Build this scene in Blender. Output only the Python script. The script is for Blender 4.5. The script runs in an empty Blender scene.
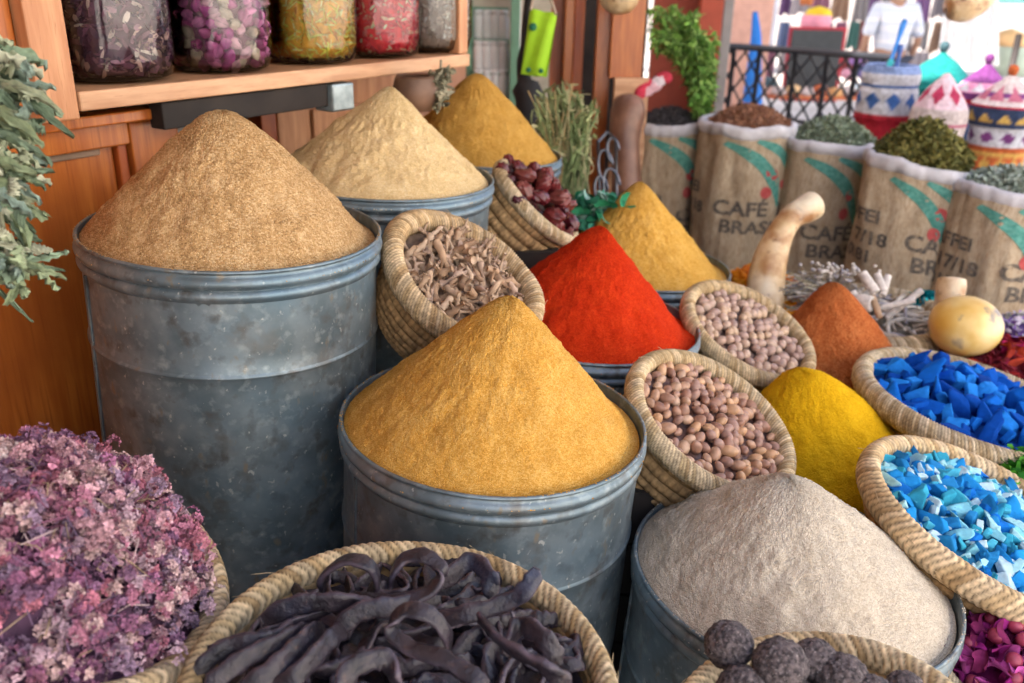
import bpy, bmesh, math, random
import numpy as np
from mathutils import Vector, Matrix, noise as mnoise
random.seed(7); rng = np.random.default_rng(7)
R_ = math.radians
S = bpy.context.scene
COL = S.collection

# ---------------------------------------------------------------- camera
FPX = 890.0; CAMZ = 1.65
def cam_basis(pitch, roll):
    F = np.array([0, math.cos(pitch), -math.sin(pitch)]); R = np.array([1., 0, 0]); U = np.cross(R, F)
    return F, math.cos(roll)*R + math.sin(roll)*U, -math.sin(roll)*R + math.cos(roll)*U
CF, CR, CU = cam_basis(R_(22.3), R_(1.2))
CAM = np.array([0, 0, CAMZ])
cd = bpy.data.cameras.new('camera'); cam = bpy.data.objects.new('camera', cd); COL.objects.link(cam)
cam.matrix_world = Matrix(((CR[0], CU[0], -CF[0], 0), (CR[1], CU[1], -CF[1], 0), (CR[2], CU[2], -CF[2], CAMZ), (0, 0, 0, 1)))
cd.sensor_width = 36; cd.lens = 36*FPX/1024; cd.clip_start = .02; cd.clip_end = 500
cd.dof.use_dof = True; cd.dof.focus_distance = 1.6; cd.dof.aperture_fstop = 3.0
S.camera = cam
# ---------------------------------------------------------------- light
SUN_AZ, SUN_EL = -108.0, 50.0       # compass-like azimuth of the sun, from +Y clockwise
w = bpy.data.worlds.new('World'); S.world = w; w.use_nodes = True
nt = w.node_tree; bg = nt.nodes['Background']; sky = nt.nodes.new('ShaderNodeTexSky')
sky.sky_type = 'NISHITA'; sky.sun_disc = False; sky.sun_elevation = R_(SUN_EL); sky.sun_rotation = R_(SUN_AZ)
sky.air_density = .75; sky.dust_density = 4.0; sky.ozone_density = .6
nt.links.new(sky.outputs[0], bg.inputs[0]); bg.inputs[1].default_value = .15
sl = bpy.data.lights.new('sun', 'SUN'); sl.energy = 3.6; sl.angle = R_(.6); sl.color = (1, .94, .84)
so = bpy.data.objects.new('sun', sl); COL.objects.link(so)
sd = Vector((math.sin(R_(SUN_AZ))*math.cos(R_(SUN_EL)), math.cos(R_(SUN_AZ))*math.cos(R_(SUN_EL)), math.sin(R_(SUN_EL))))
so.rotation_euler = sd.to_track_quat('Z', 'Y').to_euler()
S.view_settings.view_transform = 'Standard'; S.view_settings.look = 'None'
S.view_settings.exposure = 2.25; S.view_settings.gamma = 1
S.render.engine = 'CYCLES'
try:
    S.cycles.use_denoising = True; S.cycles.denoiser = 'OPENIMAGEDENOISE'
    S.cycles.max_bounces = 8; S.cycles.transparent_max_bounces = 16; S.cycles.caustics_reflective = False
except Exception: pass

# ---------------------------------------------------------------- pixel/space helpers
def P(px, py, d):
    return CAM + d*(CF + CR*(px-512)/FPX - CU*(py-341.5)/FPX)
def ray(px, py):
    v = CF + CR*(px-512)/FPX - CU*(py-341.5)/FPX
    return v/np.linalg.norm(v)
def CC(r, u, f): return CAM + CR*r + CU*u + CF*f
def proj(X):
    X = np.asarray(X) - CAM; d = X @ CF
    return 512 + FPX*(X@CR)/d, 341.5 - FPX*(X@CU)/d
def hitz(px, py, z):
    v = ray(px, py); return CAM + v*(z-CAMZ)/v[2]
def nrm(v): v = np.asarray(v, float); return v/np.linalg.norm(v)
def frame(o, up, hint=(1, 0, 0)):
    z = nrm(up); x = np.asarray(hint, float); x = nrm(x - z*(x@z)); y = np.cross(z, x)
    return Matrix(((x[0], y[0], z[0], o[0]), (x[1], y[1], z[1], o[1]), (x[2], y[2], z[2], o[2]), (0, 0, 0, 1)))

# ---------------------------------------------------------------- noise
_tab = rng.random((64, 64, 64)).astype(np.float32)
def vnoise(p, scale=1.0, seed=0):
    p = np.asarray(p, float)*scale + seed*7.31
    i = np.floor(p).astype(int); f = p - i; f = f*f*(3-2*f); i &= 63; j = (i+1) & 63
    a = lambda x, y, z: _tab[x, y, z]
    x0, y0, z0 = i.T; x1, y1, z1 = j.T; fx, fy, fz = f.T
    c00 = a(x0, y0, z0)*(1-fx)+a(x1, y0, z0)*fx; c10 = a(x0, y1, z0)*(1-fx)+a(x1, y1, z0)*fx
    c01 = a(x0, y0, z1)*(1-fx)+a(x1, y0, z1)*fx; c11 = a(x0, y1, z1)*(1-fx)+a(x1, y1, z1)*fx
    return (c00*(1-fy)+c10*fy)*(1-fz)+(c01*(1-fy)+c11*fy)*fz - .5
def fbm(p, scale, seed=0, o=3):
    s = 0
    for k in range(o): s = s + vnoise(p, scale*2**k, seed+k)/2**k
    return s

# ---------------------------------------------------------------- mesh building
class MB:
    def __init__(s): s.v = []; s.f = []; s.c = []; s.n = 0
    def add(s, v, f, col=None):
        v = np.asarray(v, float).reshape(-1, 3)
        s.v.append(v); off = s.n
        s.f += [tuple(int(i)+off for i in q) for q in f]
        c = np.ones((len(v), 3)) if col is None else np.broadcast_to(np.asarray(col, float), (len(v), 3))
        s.c.append(c); s.n += len(v)
    def box(s, lo, hi, col=None, M=None):
        x0, y0, z0 = lo; x1, y1, z1 = hi
        v = np.array([(x0,y0,z0),(x1,y0,z0),(x1,y1,z0),(x0,y1,z0),(x0,y0,z1),(x1,y0,z1),(x1,y1,z1),(x0,y1,z1)], float)
        if M is not None: v = xf(v, M)
        s.add(v, [(0,3,2,1),(4,5,6,7),(0,1,5,4),(1,2,6,5),(2,3,7,6),(3,0,4,7)], col)
    def grid(s, V, cu=False, cv=False, col=None):      # V: (nu,nv,3)
        nu, nv = V.shape[:2]; I = np.arange(nu*nv).reshape(nu, nv)
        a = I if cu else I[:-1]; b = np.roll(I, -1, 0) if cu else I[1:]
        if cv: A, B, C, D = a, b, np.roll(b, -1, 1), np.roll(a, -1, 1)
        else: A, B, C, D = a[:, :-1], b[:, :-1], b[:, 1:], a[:, 1:]
        f = np.stack([A.ravel(), B.ravel(), C.ravel(), D.ravel()], 1)
        if col is not None and np.ndim(col) == 3: col = np.asarray(col).reshape(-1, 3)
        s.add(V.reshape(-1, 3), f.tolist(), col)
    def lathe(s, prof, n=64, col=None, cap=False):
        t = np.arange(n)*2*math.pi/n; p = np.asarray(prof, float)
        V = np.stack([np.outer(np.cos(t), p[:, 0]), np.outer(np.sin(t), p[:, 0]), np.broadcast_to(p[:, 1], (n, len(p)))], 2)
        s.grid(V, cu=True, col=col)
        if cap: s.add(V[:, 0], [tuple(range(n))[::-1]], col); s.add(V[:, -1], [tuple(range(n))], col)
    def tube(s, pts, rad, n=8, col=None, flat=None, cap=True):
        pts = np.asarray(pts, float); m = len(pts); rad = np.broadcast_to(rad, (m,)) if np.ndim(rad) < 1 or len(np.shape(rad)) == 1 else rad
        T = np.gradient(pts, axis=0); T /= np.linalg.norm(T, axis=1)[:, None]+1e-12
        ref = np.array([0, 0, 1.]) if abs(T[0][2]) < .9 else np.array([1., 0, 0])
        if flat is not None: ref = np.asarray(flat[0], float)
        V = np.zeros((m, n, 3)); a = np.arange(n)*2*math.pi/n; N = ref
        for i in range(m):
            N = (ref if flat is not None else N); N = N - T[i]*(N@T[i]); N = N/(np.linalg.norm(N)+1e-9); B = np.cross(T[i], N)
            rw, rt = (rad[i], rad[i]) if flat is None else (rad[i], rad[i]*flat[1])
            V[i] = pts[i] + np.outer(np.cos(a)*rw, N) + np.outer(np.sin(a)*rt, B)
        o = s.n; s.grid(V, cv=True, col=col)
        if cap:
            s.f.append(tuple(o+i for i in range(n))[::-1]); s.f.append(tuple(o+(m-1)*n+i for i in range(n)))
    def build(s, name, mat, parent=None, smooth=True, M=None):
        me = bpy.data.meshes.new(name); v = np.concatenate(s.v)
        me.from_pydata(v.tolist(), [], s.f)
        at = me.color_attributes.new('col', 'FLOAT_COLOR', 'POINT')
        c = np.ones((len(v), 4), np.float32); c[:, :3] = np.concatenate(s.c); at.data.foreach_set('color', c.ravel())
        if smooth: me.polygons.foreach_set('use_smooth', np.ones(len(me.polygons), bool))
        me.materials.append(mat); me.update()
        o = bpy.data.objects.new(name, me); COL.objects.link(o)
        if parent is not None: o.parent = parent
        if M is not None: o.matrix_world = M
        return o
def xf(v, M):
    A = np.array(M); return np.asarray(v) @ A[:3, :3].T + A[:3, 3]
def spline(pts, n=24):
    p = np.asarray(pts, float); p = np.vstack([2*p[0]-p[1], p, 2*p[-1]-p[-2]]); out = []
    m = len(p)-3
    for k in range(n):
        t = k/(n-1)*m; i = min(int(t), m-1); f = t-i; a, b, c, d = p[i:i+4]
        out.append(.5*((2*b)+(-a+c)*f+(2*a-5*b+4*c-d)*f*f+(-a+3*b-3*c+d)*f**3))
    return np.array(out)
def tag(o, label=None, cat=None, group=None, kind=None):
    if label: o['label'] = label
    if cat: o['category'] = cat
    if group: o['group'] = group
    if kind: o['kind'] = kind
    return o
def empty(name, M, label, cat, group=None):
    o = bpy.data.objects.new(name, None); COL.objects.link(o)
    o.matrix_world = M if isinstance(M, Matrix) else Matrix.Translation(Vector(M))
    return tag(o, label, cat, group)
def inst(src, M, label=None, group=None):
    c = src.copy(); COL.objects.link(c); c.matrix_world = M
    if label: c['label'] = label
    if group: c['group'] = group
    return c
def rotm(a=None):
    q = rng.normal(size=4); q /= np.linalg.norm(q)
    from mathutils import Quaternion
    return Quaternion(q.tolist()).to_matrix().to_4x4()

# ---------------------------------------------------------------- materials
def mat(name, c1, c2=None, scale=50, rough=.8, metal=0, bump=0, bscale=None, attr=False, spec=.5, stretch=None, detail=4, sheen=0, extra=None, trans=0, dist=.002):
    m = bpy.data.materials.new(name); m.use_nodes = True; N = m.node_tree.nodes; L = m.node_tree.links
    b = N['Principled BSDF']; b.inputs['Roughness'].default_value = rough; b.inputs['Metallic'].default_value = metal
    b.inputs['Specular IOR Level'].default_value = spec
    if sheen: b.inputs['Sheen Weight'].default_value = sheen
    tc = N.new('ShaderNodeTexCoord'); mp = N.new('ShaderNodeMapping'); L.new(tc.outputs['Object'], mp.inputs[0])
    if stretch: mp.inputs['Scale'].default_value = stretch
    nz = N.new('ShaderNodeTexNoise'); nz.inputs['Scale'].default_value = scale; nz.inputs['Detail'].default_value = detail; L.new(mp.outputs[0], nz.inputs[0])
    cr = N.new('ShaderNodeValToRGB'); c2 = c2 or c1
    cr.color_ramp.elements[0].position = .36; cr.color_ramp.elements[1].position = .64
    cr.color_ramp.elements[0].color = (*c1, 1); cr.color_ramp.elements[1].color = (*c2, 1); L.new(nz.outputs[0], cr.inputs[0])
    out = cr.outputs[0]
    if attr:
        a = N.new('ShaderNodeAttribute'); a.attribute_name = 'col'; mx = N.new('ShaderNodeMix'); mx.data_type = 'RGBA'; mx.blend_type = 'MULTIPLY'
        mx.inputs[0].default_value = 1; L.new(out, mx.inputs[6]); L.new(a.outputs['Color'], mx.inputs[7]); out = mx.outputs[2]
    if extra:   # (scale, lo, hi, colour) : blotches of another colour
        for (sc, lo, hi, colr, st) in extra:
            n2 = N.new('ShaderNodeTexNoise'); n2.inputs['Scale'].default_value = sc; n2.inputs['Detail'].default_value = 5
            if st:
                mp2 = N.new('ShaderNodeMapping'); mp2.inputs['Scale'].default_value = st; L.new(tc.outputs['Object'], mp2.inputs[0]); L.new(mp2.outputs[0], n2.inputs[0])
            else: L.new(tc.outputs['Object'], n2.inputs[0])
            mr = N.new('ShaderNodeMapRange'); mr.inputs[1].default_value = lo; mr.inputs[2].default_value = hi; L.new(n2.outputs[0], mr.inputs[0])
            mx = N.new('ShaderNodeMix'); mx.data_type = 'RGBA'; L.new(mr.outputs[0], mx.inputs[0]); L.new(out, mx.inputs[6]); mx.inputs[7].default_value = (*colr, 1); out = mx.outputs[2]
    L.new(out, b.inputs['Base Color'])
    if bump:
        n3 = N.new('ShaderNodeTexNoise'); n3.inputs['Scale'].default_value = bscale or scale; n3.inputs['Detail'].default_value = 3; L.new(mp.outputs[0], n3.inputs[0])
        bp = N.new('ShaderNodeBump'); bp.inputs['Strength'].default_value = bump; bp.inputs['Distance'].default_value = dist; L.new(n3.outputs[0], bp.inputs['Height']); L.new(bp.outputs[0], b.inputs['Normal'])
    m.diffuse_color = (*c1, 1)
    return m
def powder_mat(name, dark, mid, light, g=420, contrast=1.0):
    m = bpy.data.materials.new(name); m.use_nodes = True; N = m.node_tree.nodes; L = m.node_tree.links; b = N['Principled BSDF']
    b.inputs['Roughness'].default_value = 1; b.inputs['Specular IOR Level'].default_value = .1
    tc = N.new('ShaderNodeTexCoord'); v = N.new('ShaderNodeTexVoronoi'); v.inputs['Scale'].default_value = g; L.new(tc.outputs['Object'], v.inputs['Vector'])
    sp = N.new('ShaderNodeSeparateColor'); L.new(v.outputs['Color'], sp.inputs[0])
    big = N.new('ShaderNodeTexNoise'); big.inputs['Scale'].default_value = 22; big.inputs['Detail'].default_value = 6; L.new(tc.outputs['Object'], big.inputs[0])
    ma = N.new('ShaderNodeMath'); ma.operation = 'MULTIPLY_ADD'; L.new(sp.outputs[0], ma.inputs[0]); ma.inputs[1].default_value = .46*contrast; 
    mb_ = N.new('ShaderNodeMath'); mb_.operation = 'MULTIPLY_ADD'; L.new(big.outputs[0], mb_.inputs[0]); mb_.inputs[1].default_value = .55; mb_.inputs[2].default_value = .5-.23*contrast-.275+.03; L.new(mb_.outputs[0], ma.inputs[2])
    cr = N.new('ShaderNodeValToRGB'); cr.color_ramp.elements[0].color = (*dark, 1); cr.color_ramp.elements[1].color = (*light, 1); e = cr.color_ramp.elements.new(.5); e.color = (*mid, 1); L.new(ma.outputs[0], cr.inputs[0]); L.new(cr.outputs[0], b.inputs['Base Color'])
    bp = N.new('ShaderNodeBump'); bp.inputs['Strength'].default_value = .8; bp.inputs['Distance'].default_value = .003; bp.invert = True; L.new(v.outputs['Distance'], bp.inputs['Height']); L.new(bp.outputs[0], b.inputs['Normal']); return m
def galv(name, c1, c2):
    return mat(name, c1, c2, scale=14, rough=.46, metal=.55, bump=.25, bscale=60, spec=.5,
               extra=[(48, .54, .74, (.31, .37, .39), None), (26, .54, .70, (.12, .125, .125), None), (75, .66, .72, (.48, .51, .50), (1, 1, .8)), (38, .63, .72, (.25, .225, .18), (1, 1, .5)), (5, .50, .85, (.12, .21, .28), None), (9, .58, .8, (.20, .18, .155), None)], dist=.001)
M_steel = galv('galvanised_steel', (.13, .175, .20), (.23, .285, .315))
M_wood = mat('varnished_orange_wood', (.37, .095, .015), (.50, .155, .028), scale=9, rough=.3, stretch=(6, 6, .5), bump=.12, bscale=30, extra=[(26, .52, .8, (.24, .055, .01), (6, 6, .22)), (3.5, .5, .8, (.28, .07, .015), None)])
M_wood_l = mat('pale_worn_wood', (.46, .24, .125), (.64, .38, .22), scale=7, rough=.5, stretch=(.8, .8, 6), bump=.2, bscale=30, extra=[(40, .6, .8, (.32, .12, .05), (.6, .6, 9))])
M_wood_lv = mat('pale_worn_wood_upright', (.46, .20, .09), (.62, .32, .16), scale=7, rough=.5, stretch=(6, 6, .5), bump=.2, bscale=30, extra=[(40, .6, .8, (.32, .12, .05), (9, 9, .5))])
M_wood_r = mat('red_orange_wood', (.28, .05, .01), (.45, .11, .02), scale=5, rough=.4, stretch=(5, 5, .5))
M_dark = mat('dark_wood_and_shade', (.012, .009, .008), (.03, .022, .018), scale=8, rough=.8)  # near-black wood, used too as painted shade in the door opening
M_straw = mat('dry_palm_straw', (.62, .62, .62), (1, 1, 1), scale=90, rough=.75, attr=True, bump=.3, bscale=220, spec=.25)
def white_attr(name, rough=.8, bump=.3, bscale=150, lo=.7, **k): return mat(name, (lo, lo, lo), (1, 1, 1), scale=60, rough=rough, attr=True, bump=bump, bscale=bscale, **k)
M_attr = white_attr('dyed_matter', .85, spec=.2)
M_leaf = white_attr('dry_leaf', .75, spec=.2, bscale=80)
M_gloss = white_attr('waxy_skin', .42, bscale=60)

# ================================================================ SETTING
g = MB(); g.box((-40, -20, -.3), (60, 80, 0)); ground = g.build('ground', mat('grey_paving', (.28, .255, .235), (.40, .37, .345), scale=3, rough=.9, bump=.3, bscale=40), smooth=False); tag(ground, kind='structure')

def lineplane(p1, p2):
    N = np.cross(ray(*p1), ray(*p2)); d = np.cross(N, [0, 0, 1.]); d = nrm(d); return d if d[1] > 0 else -d
WU = nrm(lineplane((72, 112), (460, 68)) + lineplane((78, 93), (450, 55)))       # along the left wall, away from the camera
WN = np.array([WU[1], -WU[0], 0.])                                              # out of the wall, towards the street
CS = -1.75
def hitw(px, py, c):        # pixel -> plane parallel with the left wall
    v = ray(px, py); return CAM + v*((c - CAM@WN)/(v@WN))
def WM(o=(0, 0, 0)):        # frame with x along the wall, y INTO the wall, z up
    return Matrix(((WU[0], -WN[0], 0, o[0]), (WU[1], -WN[1], 0, o[1]), (0, 0, 1, o[2]), (0, 0, 0, 1)))
def wl(X): X = np.asarray(X); return np.array([X@WU, -(X@WN), X[2]])   # world -> wall coords
a1 = wl(hitw(72, 112, CS)); a2 = wl(hitw(460, 68, CS)); b1 = wl(hitw(78, 93, CS)); b2 = wl(hitw(450, 55, CS))
zb = (a1[2]+a2[2])/2; zt = (b1[2]+b2[2])/2
print('shelf z', a1[2], a2[2], b1[2], b2[2])
xl, xr = wl(hitw(80, 100, CS))[0], wl(hitw(470, 50, CS))[0]
Y0 = -CS
cab = empty('wooden_cabinet', WM(), 'varnished orange wood cabinet with an open jar shelf and panelled lower door', 'cabinet')
def wbox(name, m, x0, x1, y0, y1, z0, z1, parent=cab, bev=.004):
    b = MB(); b.box((x0, y0, z0), (x1, y1, z1)); o = b.build(name, m, parent, smooth=False)
    if bev:
        k = o.modifiers.new('bevel', 'BEVEL'); k.width = bev; k.segments = 2
    return o
xs0 = wl(hitw(42, 112, CS))[0]; xs1 = xl - .002
wbox('shelf_board', M_wood_l, xl, xr, Y0, Y0+.34, zb, zt)
wbox('upright', M_wood_lv, xs0, xs1, Y0+.004, Y0+.05, zb-.015, zt+1.3)
wbox('upright', M_wood_lv, xr-.05, xr-.003, Y0+.006, Y0+.34, zt+.001, zt+1.3)
wbox('back_panel', M_wood, xs0, xr-.055, Y0+.345, Y0+.365, zb, zt+1.3)
wbox('side_panel', M_wood, xs0-1.0, xs0-.003, Y0+.04, Y0+.06, zb-.03, zt+1.3)
wbox('rail', M_wood, xs0-1.0, wl(hitw(185, 105, CS-.08))[0], Y0+.06, Y0+.12, zb-.045, zb-.02)
xd = wl(hitw(118, 150, CS-.11))[0]; xd2 = wl(hitw(187, 180, CS-.09))[0]
door = wbox('door_panel', M_wood, xs0-1.0, xd, Y0+.13, Y0+.15, .1, zb-.047)
wbox('door_rail', M_wood, xs0-1.0, xd+.028, Y0+.10, Y0+.128, zb-.10, zb-.0475)
wbox('door_stile', M_wood, xd+.03, xd2, Y0+.10, Y0+.145, .1, zb-.047)
wbox('moulding', M_wood_r, xd+.002, xd+.028, Y0+.115, Y0+.15, .1, zb-.047)
gx0 = wl(hitw(25, 160, CS-.13))[0]; gx1 = wl(hitw(97, 148, CS-.13))[0]; gz = hitw(60, 155, CS-.13)[2]
wbox('handle_strip', mat('grey_weathered_wood', (.22, .15, .1), (.3, .2, .14), scale=20), gx0, gx1, Y0+.118, Y0+.129, gz-.012, gz+.012, parent=cab)
# steel beam under the shelf
bx0 = wl(hitw(175, 95, CS-.1))[0]; bx1 = wl(hitw(328, 90, CS-.02))[0]; bz1 = zb-.004; bz0 = hitw(340, 109, CS-.02)[2]
beam = empty('steel_bracket', WM(), 'dark angle beam under the jar shelf with a pale metal end plate', 'bracket')
wbox('beam', M_dark, bx0-.1, bx1, Y0+.02, Y0+.07, bz0+.012, bz1, beam)
wbox('end_plate', mat('dull_zinc', (.25, .31, .33), (.42, .5, .52), scale=30, rough=.4, metal=.5), bx1+.001, wl(hitw(353, 90, CS-.01))[0], Y0+.005, Y0+.075, bz0-.004, bz1+.03-.033, beam, .006)
# second cabinet door in the recess
c2 = -.0
q0 = wl(hitw(262, 130, CS-.30)); q1 = wl(hitw(403, 100, CS-.30))
cab2 = empty('panelled_cupboard', WM(), 'reddish wooden cupboard with a raised panel door behind the pale cone', 'cupboard')
wbox('side_post', M_wood_r, q0[0], q0[0]+.06, Y0+.30, Y0+.36, 0.0, zb-.01, cab2)
wbox('door', M_wood_lv, q0[0]+.065, q1[0], Y0+.30, Y0+.34, 0.0, zb-.01, cab2)
wbox('raised_panel', M_wood_lv, q0[0]+.2, q1[0]-.1, Y0+.285, Y0+.299, .1, zb-.12, cab2, .01)
wbox('carcass', M_dark, xd2+.05, q1[0], Y0+.37, Y0+.6, 0.0, zb-.01, cab2)
wbox('grey_post', mat('grey_stone', (.2, .19, .17), (.3, .28, .26), scale=30), xd2+.002, xd2+.06, Y0+.14, Y0+.3, 0, zb-.006, cab2)
# building above and awning (out of the picture: they keep the sun off the stall)
bl = MB(); bl.box((-4, Y0+.62, 0), (xr+.1, Y0+3.5, 5.2), M=WM()); bl.box((xr+.1, Y0+1.7, 0), (5.2, Y0+3.5, 5.2), M=WM()); tag(bl.build('stall_building', mat('ochre_plaster', (.45, .22, .12), (.55, .28, .16), scale=4, rough=.95), smooth=False), 'ochre plastered building behind the wooden cabinets', 'building')
aw = MB(); aw.box((-4.2, Y0-1.7, CAMZ+1.18), (3.6, Y0+.6, CAMZ+1.2), M=WM()); tag(aw.build('awning', mat('cream_canvas', (.7, .62, .5), (.75, .68, .56), scale=9), smooth=False), 'cream canvas awning stretched over the spice stall', 'awning')

nb = MB(); nb.box((-4.5, -3.2, 0), (-.85, -.65, 4.2)); tag(nb.build('left_light_blocker', mat('brown_plaster', (.18, .16, .14), (.26, .23, .2), scale=4, rough=.95), smooth=False), 'added brown plastered block, unseen to the left behind the viewer, darkening left sides', 'stall')  # added out of view: blocks light from the left behind the camera
cp = MB(); cp.box((-3.5, 5.4, 4.6), (4.6, 13.5, 4.63)); tag(cp.build('background_shade_sheet', mat('faded_canvas', (.55, .52, .48), (.65, .62, .58), scale=5), smooth=False), 'added faded canvas sheet, unseen above the street beyond the railing, shading the background', 'canopy')  # added above the view to bring the background down into shade
ow = MB(); ow.box((-9, -6.2, 0), (14, -5.9, 6.5), M=WM()); tag(ow.build('unseen_bounce_building', mat('cream_limewash', (.74, .71, .66), (.8, .78, .74), scale=2, rough=.95), smooth=False), 'added cream limewashed building, unseen across the street, bouncing light onto the stall', 'building')  # added out of view: feeds jar reflections and bounces light from the right
# ================================================================ GLASS JARS
def glass_mat():
    m = bpy.data.materials.new('jar_glass'); m.use_nodes = True; N = m.node_tree.nodes; L = m.node_tree.links; N.clear()
    o = N.new('ShaderNodeOutputMaterial'); mx = N.new('ShaderNodeMixShader'); t = N.new('ShaderNodeBsdfTransparent'); gl = N.new('ShaderNodeBsdfGlossy'); fr = N.new('ShaderNodeFresnel')
    fr.inputs[0].default_value = 1.75; gl.inputs['Roughness'].default_value = .03; t.inputs[0].default_value = (.93, .96, .96, 1)
    tc = N.new('ShaderNodeTexCoord'); nz = N.new('ShaderNodeTexNoise'); nz.inputs['Scale'].default_value = 14; mp = N.new('ShaderNodeMapping'); mp.inputs['Scale'].default_value = (1, 1, .25)
    L.new(tc.outputs['Object'], mp.inputs[0]); L.new(mp.outputs[0], nz.inputs[0]); bp = N.new('ShaderNodeBump'); bp.inputs['Strength'].default_value = .35; bp.inputs['Distance'].default_value = .01
    L.new(nz.outputs[0], bp.inputs['Height']); L.new(bp.outputs[0], gl.inputs['Normal']); L.new(bp.outputs[0], fr.inputs['Normal'])
    L.new(fr.outputs[0], mx.inputs[0]); L.new(t.outputs[0], mx.inputs[1]); L.new(gl.outputs[0], mx.inputs[2]); L.new(mx.outputs[0], o.inputs[0]); return m
M_glass = glass_mat()
d2 = (hitw(220, 68, CS-.14) - CAM) @ CF; JR = 51/FPX*d2
print('jar r', JR)
def jarprof(r, th=0):
    r = r-th
    return [(.001, .004+th), (r*.80, .004+th), (r*.93, .012+th), (r, .05), (r, .30), (r*.96, .345), (r*.78, .385), (r*.76, .43)]
JX = []
def shred(mb, c, L, wd, col, curl=1.0):
    d = nrm(rng.normal(size=3)); s = nrm(np.cross(d, rng.normal(size=3))); n = np.cross(d, s); pts = []
    for t in (-.5, -.17, .17, .5):
        q = c + d*L*t + n*curl*L*(t*t-.1); pts.append([q-s*wd/2*(1-abs(t)), q+s*wd/2*(1-abs(t))])
    mb.grid(np.array(pts), col=col)
jar_specs = [  # px, label, bits label, colours, bit length, width, count
    (117, 'large glass jar of dark hibiscus petals, leftmost on the shelf', 'crumbled dark purple hibiscus petals filling the leftmost jar', [(.12,.05,.08),(.17,.08,.11),(.07,.035,.06),(.38,.24,.22)], .03, .012, 1500),
    (220, 'glass jar of pink rosebuds, second from the left on the shelf', None, None, 0, 0, 0),
    (311, 'glass jar of yellow dried curls, middle of the shelf', 'curly mustard yellow dried twigs filling the middle jar', [(.8,.42,.06),(.9,.55,.14),(.5,.22,.03)], .032, .006, 1700),
    (378, 'glass jar of bright red dried petals, fourth on the shelf', 'bright red dried petals filling the fourth jar', [(.75,.04,.06),(.85,.10,.10),(.45,.02,.04),(.85,.3,.2)], .02, .009, 1700),
    (432, 'glass jar of grey brown seeds, rightmost on the shelf', 'grey brown crumbled seeds filling the rightmost jar', [(.34,.27,.23),(.45,.37,.32),(.2,.16,.14)], .014, .008, 2000)]
rose_src = None
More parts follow.
